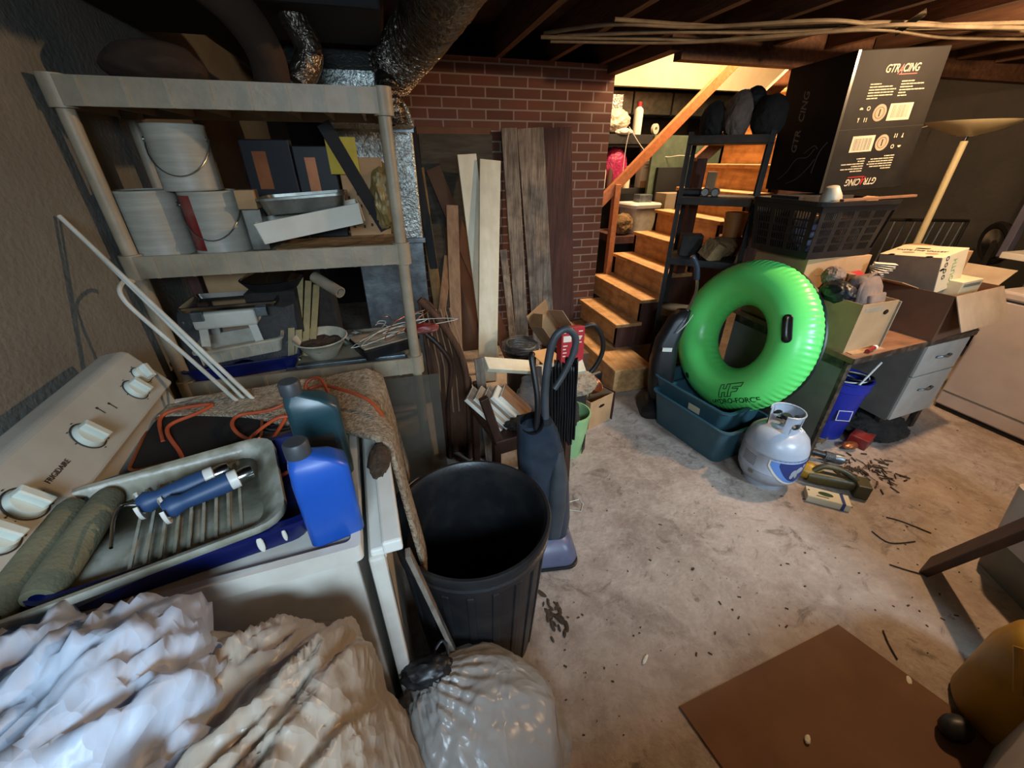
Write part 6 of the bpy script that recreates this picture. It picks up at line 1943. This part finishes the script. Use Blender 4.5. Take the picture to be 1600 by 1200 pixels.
t = thing('white_table', 'white table top corner beyond the freezer', 'table', (3.93, 0.95, 0))
MB().box(0, 1.0, 0, 0.88, 0.99, 1.03).build('tabletop', m_white, t, bevel=0.004)
for (x, y) in ((0.40, 0.05), (0.95, 0.05), (0.40, 0.83), (0.95, 0.83)):
    MB().box(x - 0.02, x + 0.02, y - 0.02, y + 0.02, 0, 0.99).build('leg', m_white, t)
tag(MB().bar((4.55, 2.10, 0.9), (4.95, 2.3, 1.7), 0.07, 0.05, (1, 0, 0)).build('grey_post', m_vaclight, bevel=0.005), 'dim grey slanting post at the far right behind the white table', 'post')
wr = MB().tube(smoothpath([at(1440, 215, Y=3.5), at(1475, 175, Y=3.5), at(1515, 150, Y=3.5), at(1560, 165, Y=3.5), at(1610, 150, Y=3.5)], 8), 0.006, 6)
tag(wr.build('wall_wire', m_wire, smooth=True), 'thin pale wire drooping in the dark behind the lamp', 'wire')
wr = MB().tube(smoothpath([at(1420, 205, Y=3.4), at(1500, 185, Y=3.4), at(1610, 168, Y=3.4)], 8), 0.004, 6)
tag(wr.build('wall_wire', m_wire, smooth=True), 'straight thin wire just above the lamp shade', 'wire')
for i, (x0, l) in enumerate(((4.25, 'left pale green pane in the dark back wall'), (4.75, 'right pale green pane in the dark back wall'))):
    tag(MB().box(x0, x0 + 0.38, 4.9, 4.93, 1.72, 2.0).build('green_board', m_tealpanel, bevel=0.003), l, 'board', 'pale green boards at the back')
tag(MB().box(1.9, 5.15, 4.95, 5.25, 1.60, 1.70).build('long_shelf', m_rack), 'long dark shelf on the back wall carrying the green boards', 'shelf')

# ---------------------------------------------------------------- workshop corner behind the stairs
m_olive = mat('olive_panel', '#4e5a45', '#3b4536', 0.7)
t = thing('workshop_shelf', 'dark wall shelf of bottles seen between chimney and handrail', 'shelf', (2.25, 4.55, 0))
for z in (1.29, 1.81):
    MB().box(0, 0.72, 0, 0.32, z - 0.09 if z > 1.5 else z - 0.06, z).build('shelf', m_rack, t, bevel=0.003)
for x in (0.0, 0.69):
    MB().box(x, x + 0.03, 0.1, 0.13, 0, 1.9).build('post', m_rack, t)
t = thing('duct_run', 'long dull metal duct over the workshop shelf', 'duct', (2.0, 4.6, 1.98))
MB().box(0, 2.3, 0.3, 0.6, 0.04, 0.26).build('duct_body', m_galv, t, bevel=0.01)
for x in (0.75, 1.25):
    MB().box(x, x + 0.02, 0.295, 0.6, 0.035, 0.265).build('seam', m_blackmetal, t)
tag(MB().box(2.34, 2.47, 4.60, 4.70, 2.03, 2.16).build('bright_foil', m_foil), 'bright crinkled foil square at the left end of the metal duct', 'foil')


def bottle(name, label, loc, r, h, body, cap, grp='bottles on the workshop shelf'):
    t = thing(name, label, 'bottle', loc, 0, grp)
    MB().lathe([(0.0001, 0), (r, 0), (r, h * 0.7), (r * 0.9, h * 0.78), (r * 0.4, h * 0.86), (r * 0.4, h * 0.9), (0.0001, h * 0.9)], 20).build('bottle_body', body, t, smooth=True, angle=50)
    MB().cyl(r * 0.5, h * 0.86, h, 16).build('cap', cap, t, smooth=True, angle=40)


bottle('glue_bottle', 'white bottle with red nozzle on the upper workshop shelf', (2.70, 4.65, 1.81), 0.048, 0.30, m_paper, m_red)
bottle('spray_can', 'leftmost pale spray can on the lower workshop shelf', (2.33, 4.62, 1.29), 0.035, 0.24, m_paper, m_white)
bottle('spray_can', 'dark banded spray can second from left on the lower workshop shelf', (2.43, 4.64, 1.29), 0.037, 0.26, m_brownwood, m_white)
bottle('glue_bottle', 'short cream squeeze bottle in front of the pink bag', (2.62, 4.60, 1.29), 0.04, 0.22, m_cardwhite, m_white)
tag(MB().ico((2.50, 4.68, 1.50), (0.13, 0.08, 0.19), 5, lambda p: crumple(p, 1.3, 0.2, 3)).build('pink_bag', m_pink, smooth='all'), 'crimson pink plastic bag on the lower workshop shelf', 'bag')
tag(MB().ico((2.42, 4.62, 1.93), (0.15, 0.10, 0.10), 5, lambda p: crumple(p, 1.3, 0.25, 5)).build('cream_cloth', m_bowl), 'folded cream cloth at the left of the upper workshop shelf', 'cloth')
tag(MB().ico((2.50, 4.56, 1.835), (0.10, 0.04, 0.03), 3, lambda p: crumple(p, 1.3, 0.25, 8)).build('white_rag', m_paper), 'small white rag below the cream cloth', 'cloth')
t = thing('white_carton', 'white printed carton at the right of the lower workshop shelf', 'box', (2.80, 4.60, 1.29), 0)
MB().box(0, 0.17, 0, 0.12, 0, 0.33).build('carton_body', m_paper, t, bevel=0.003)
MB().box(0, 0.17, -0.001, 0, 0, 0.07).build('brown_base', m_card, t)
for k in range(3):
    MB().box(0.03, 0.14, -0.0012, 0, 0.20 + 0.03 * k, 0.206 + 0.03 * k).build('print_line', m_deskgrey, t)
tag(MB().lathe([(0.02, 0), (0.05, 0), (0.05, 0.03), (0.02, 0.03), (0.02, 0)], 24, T(2.88, 4.6, 1.865) @ EU(90, 0, 20)).build('tape_roll', m_bowl, smooth=True, angle=40), 'cream tape roll on the upper workshop shelf', 'tape roll')
tag(MB().box(2.78, 3.9, 4.40, 4.44, 0.6, 1.80).build('wall_board', m_olive, bevel=0.003), 'dark grey green panel behind the stairs', 'panel')
tag(MB().box(2.85, 3.20, 4.35, 4.395, 0.9, 1.50).build('framed_board', m_blackmetal, bevel=0.003), 'black framed board hanging on the grey green panel', 'frame')
t = thing('white_tub', 'dirty white lidded plastic tub on the bench behind the stairs', 'tub', (2.57, 4.18, 0.88), 5)
MB().loft([ring3(0.27, 0.25, 0.05, 0), ring3(0.34, 0.30, 0.05, 0.25)]).build('tub_body', m_bowl, t, smooth=True, angle=40)
MB().loft([ring3(0.37, 0.33, 0.06, 0.25), ring3(0.38, 0.34, 0.06, 0.28), ring3(0.36, 0.32, 0.06, 0.295)]).build('lid', m_white, t, smooth=True, angle=40)
tag(MB().box(2.2, 3.1, 3.95, 4.50, 0.80, 0.875).build('work_bench', m_brownwood, bevel=0.004), 'dark bench top behind the stairs under the white tub', 'bench')
tag(MB().box(2.25, 3.05, 4.0, 4.45, 0, 0.80).build('bench_cabinet', m_blackmetal, bevel=0.004), 'black cabinet under the bench behind the stairs', 'cabinet')
tag(MB().box(2.55, 2.70, 4.15, 4.28, 1.176, 1.25).build('small_radio', m_galv, bevel=0.005), 'small grey device on the lid of the white tub', 'device')
tag(MB().box(2.83, 3.08, 4.10, 4.30, 0.876, 1.26).build('grey_board', m_cardgrey, bevel=0.004), 'grey tan square carton right of the white tub', 'box')
tag(MB().ico((2.33, 4.05, 0.98), (0.10, 0.08, 0.10), 4, lambda p: crumple(p, 1.4, 0.3, 9)).build('tan_bundle', m_tancloth), 'tan bundle left of the white tub behind the rail post', 'bundle')
wr = MB().tube(smoothpath([at(983, 198, Y=4.5), at(1010, 238, Y=4.5), at(1040, 245, Y=4.4), at(1062, 243, Y=4.3), at(1085, 243, Y=4.3), at(1100, 230, Y=4.3)], 8), 0.0035, 6)
tag(wr.build('hanging_wire', m_wire, smooth=True), 'white wire drooping from the upper workshop shelf behind the rail', 'wire')
wr = MB().tube(smoothpath([at(985, 200, Y=4.5), at(978, 230, Y=4.5), at(973, 270, Y=4.5)], 6), 0.003, 6)
tag(wr.build('hanging_wire', m_wire, smooth=True), 'white wire hanging straight down before the pink bag', 'wire')
tag(MB().box(-0.08, 0.08, -0.08, 0.08, 0, 0.12, T(*RK(0.36, 0.31, 0.976)) @ RZ(-42)).build('low_carton', m_carddark, bevel=0.003), 'brown carton carrying the orange pail on the lower rack shelf', 'box')
t = thing('orange_pail', 'orange plastic pail at the back of the lower rack shelf', 'pail', RK(0.36, 0.31, 1.097))
t.scale = (0.62, 0.62, 0.72)
MB().lathe([(0.0001, 0), (0.10, 0), (0.115, 0.15), (0.12, 0.152), (0.12, 0.165), (0.116, 0.167), (0.12, 0.21), (0.124, 0.212), (0.122, 0.22), (0.112, 0.22), (0.098, 0.01), (0.0001, 0.01)], 32).build('pail_body', m_orangepail, t, smooth=True, angle=40)

# ---------------------------------------------------------------- lower right corner
t = thing('folding_table', 'table with a dark slanting leg at the right edge', 'table', (0, 0, 0))
p0 = Vector((2.075, 0.635, 0.0))
p1 = Vector((1.99, 0.375, 0.74))
def prj(p):
    d = Vector(p) - Vector((0, 0, CAMH))
    z = d.dot(_FW)
    return 800 + FPX * d.dot(_rr) / z, 600 - FPX * d.dot(_UP) / z
MB().bar(p0, p1, 0.125, 0.03, (1, 0.35, 0)).build('leg', m_darkwood, t, bevel=0.004)
MB().box(2.0, 2.75, -0.65, 0.32, 0.74, 0.77).build('tabletop', m_darkwood, t, bevel=0.004)
MB().bar((2.6, 0.25, 0.74), (2.7, 0.4, 0), 0.06, 0.03, (1, 0.35, 0)).build('leg', m_darkwood, t, bevel=0.004)
MB().bar((2.1, -0.6, 0.74), (2.1, -0.6, 0), 0.06, 0.03, (1, 0.35, 0)).build('leg', m_darkwood, t, bevel=0.004)
MB().bar((2.65, -0.6, 0.74), (2.65, -0.6, 0), 0.06, 0.03, (1, 0.35, 0)).build('leg', m_darkwood, t, bevel=0.004)
t = thing('grey_bin', 'grey open plastic bin lying on the floor at the right edge', 'bin', (2.44, 0.36, 0), -25)
MB().loft([ring3(0.42, 0.34, 0.02, 0.0), ring3(0.46, 0.38, 0.02, 0.17)]).build('lower_box', m_deskgrey, t, smooth=True, angle=30)
MB().loft([ring3(0.46, 0.36, 0.03, 0.17), ring3(0.50, 0.42, 0.04, 0.42)]).build('upper_box', m_freezer, t, smooth=True, angle=40)
t = thing('mustard_jug', 'mustard yellow plastic container at the lower right corner', 'container', (1.69, 0.165, 0), 20)
MB().lathe([(0.0001, 0), (0.13, 0), (0.14, 0.02), (0.145, 0.26), (0.13, 0.33), (0.10, 0.36), (0.0001, 0.36)], 40).build('container_body', m_yellow, t, smooth=True, angle=50)
for k in range(3):
    MB().tube(smoothpath([(-0.10 - 0.004 * k, 0.11 - 0.03 * k, 0.36), (-0.125 - 0.003 * k, 0.09 - 0.035 * k, 0.32), (-0.142, 0.06 - 0.04 * k, 0.25)], 6), 0.012, 8).build('moulded_rib', m_yellow, t, smooth=True)
tag(MB().ico((1.475, 0.19, 0.035), (0.05, 0.035, 0.035), 3, lambda p: crumple(p, 1.3, 0.12, 9)).build('black_object', m_black, smooth=True), 'small black rounded object beside the mustard container', 'object')
t = thing('white_bin', 'white panelled bin at the bottom right corner', 'bin', (1.42, -0.06, 0), 14)
MB().loft([ring3(0.50, 0.30, 0.03, 0), ring3(0.54, 0.34, 0.03, 0.52)]).build('bin_body', m_freezer, t, smooth=True, angle=40)
MB().loft([ring3(0.56, 0.36, 0.03, 0.52), ring3(0.56, 0.36, 0.03, 0.56)]).build('lid', m_white, t, smooth=True, angle=40)
t = thing('cardboard_sheet', 'flat brown cardboard sheet lying on the concrete floor', 'cardboard', (0, 0, 0))
pl = [(0.70, 0.478), (1.455, 0.545), (1.60, 0.12), (0.78, 0.02)]
m_sheet = mat('floor_cardboard', '#6f4d33', '#5c3f2a', 0.85, scale=2, bump=0.05, dust='#7b5a3c', dustamt=0.4)
o = MB().prism(pl, 0.0, 0.006).build('sheet_panel', m_sheet, t, bevel=0.001)

# bits on the floor
bits = [((880, 882), 0.014, m_paper, 'white crumpled scrap on the floor beside the vacuum'), ((898, 790), 0.0, None, ''), ((1008, 1030), 0.012, m_paper, 'long white sliver on the bare floor'),
        ((1262, 1155), 0.012, m_paper, 'pale leaf lying on the cardboard sheet'), ((1420, 1063), 0.014, m_paper, 'pale leaf right of the cardboard sheet'),
        ((1083, 889), 0.008, m_brown, 'dark round stain crumb on the open floor'), ((905, 788), 0, None, '')]
for (px, r, mt, l) in bits:
    if not mt:
        continue
    p = at(*px, z=0.004 if px != (1262, 1155) else 0.012)
    k = (1.6, 0.5) if 'sliver' in l else (1.1, 0.6)
    mb = MB().ico((0, 0, 0), (r * k[0], r * k[1], 0.004), 3, lambda q: crumple(q, 1.4, 0.3, r * 100), T(*p) @ RZ(hash(l) % 3 * 0 + r * 3000))
    tag(mb.build('floor_scrap', mt), l, 'scrap')
pts = [at(x, y, z=0.003) for x, y in ((880, 787), (905, 780), (911, 787), (908, 799), (885, 796))]
tag(MB().tube(pts, 0.0022, 6).build('bent_wire', m_wire, smooth=True), 'bent wire loop on the floor right of the blue vacuum', 'wire')
p = at(868, 965, z=0.0)
mb = MB()
for i in range(26):
    q = p + Vector((random.gauss(0, 0.022), random.gauss(0, 0.045), 0.002))
    k = random.uniform(0.004, 0.016)
    mb.ico((0, 0, 0), (k * 1.6, k * 0.6, 0.004), 2, lambda v: crumple(v, 1.6, 0.5, i), T(*q) @ RZ(random.uniform(60, 130)))
tag(mb.build('dry_debris', m_brown), 'patch of dry brown debris on the floor beside the trash can', 'debris', kind='stuff')
mb = MB()
for i in range(160):
    px, py = random.uniform(850, 1560), random.uniform(640, 1150)
    q = at(px, py, z=0.002)
    if 0.65 < q.x < 1.65 and q.y < 0.58:
        continue
    s_ = random.choice((0.002, 0.003, 0.005))
    mb.cbox((0, 0, 0), (s_ * random.uniform(1, 3), s_, 0.0025), T(*q) @ RZ(random.uniform(0, 180)))
tag(mb.build('floor_grit', m_brown), 'scattered dark grit over the whole concrete floor', 'grit', kind='stuff')
for (pp, l) in ((((1385, 808), (1410, 815), (1455, 833)), 'dark curved twig on the floor left of the table leg'), (((1362, 830), (1390, 848), (1430, 846)), 'thin forked twig below the dark curved twig'),
                (((1390, 882), (1415, 890), (1440, 897)), 'twig touching the foot of the table leg'), (((1380, 985), (1388, 1005), (1402, 1030)), 'short upright twig near the right edge of the cardboard')):
    tag(MB().tube(smoothpath([at(x, y, z=0.004) for x, y in pp], 5), 0.0028, 6).build('twig', m_brown, smooth=True), l, 'twig', 'twigs on the floor')

# unseen cabinet-shaped blocker added behind the camera to keep daylight off the nearest floor
t = thing('daylight_blocker', 'white cabinet shaped daylight blocker added behind the camera', 'cabinet', (0.0, -0.75, 0))
MB().box(0, 1.5, 0, 0.40, 0.05, 1.02).build('blocker_body', m_white, t, bevel=0.006)
MB().box(-0.02, 1.52, -0.02, 0.42, 1.02, 1.05).build('blocker_top', m_desktop, t, bevel=0.004)
for x in (0.01, 0.755):
    d = MB().box(x, x + 0.735, 0.40, 0.418, 0.07, 1.0).build('door', m_white, t, bevel=0.003)
    MB().rod((x + 0.36, 0.435, 0.60), (x + 0.44, 0.435, 0.60), 0.006).build('handle', m_chrome, d, smooth=True, angle=40)
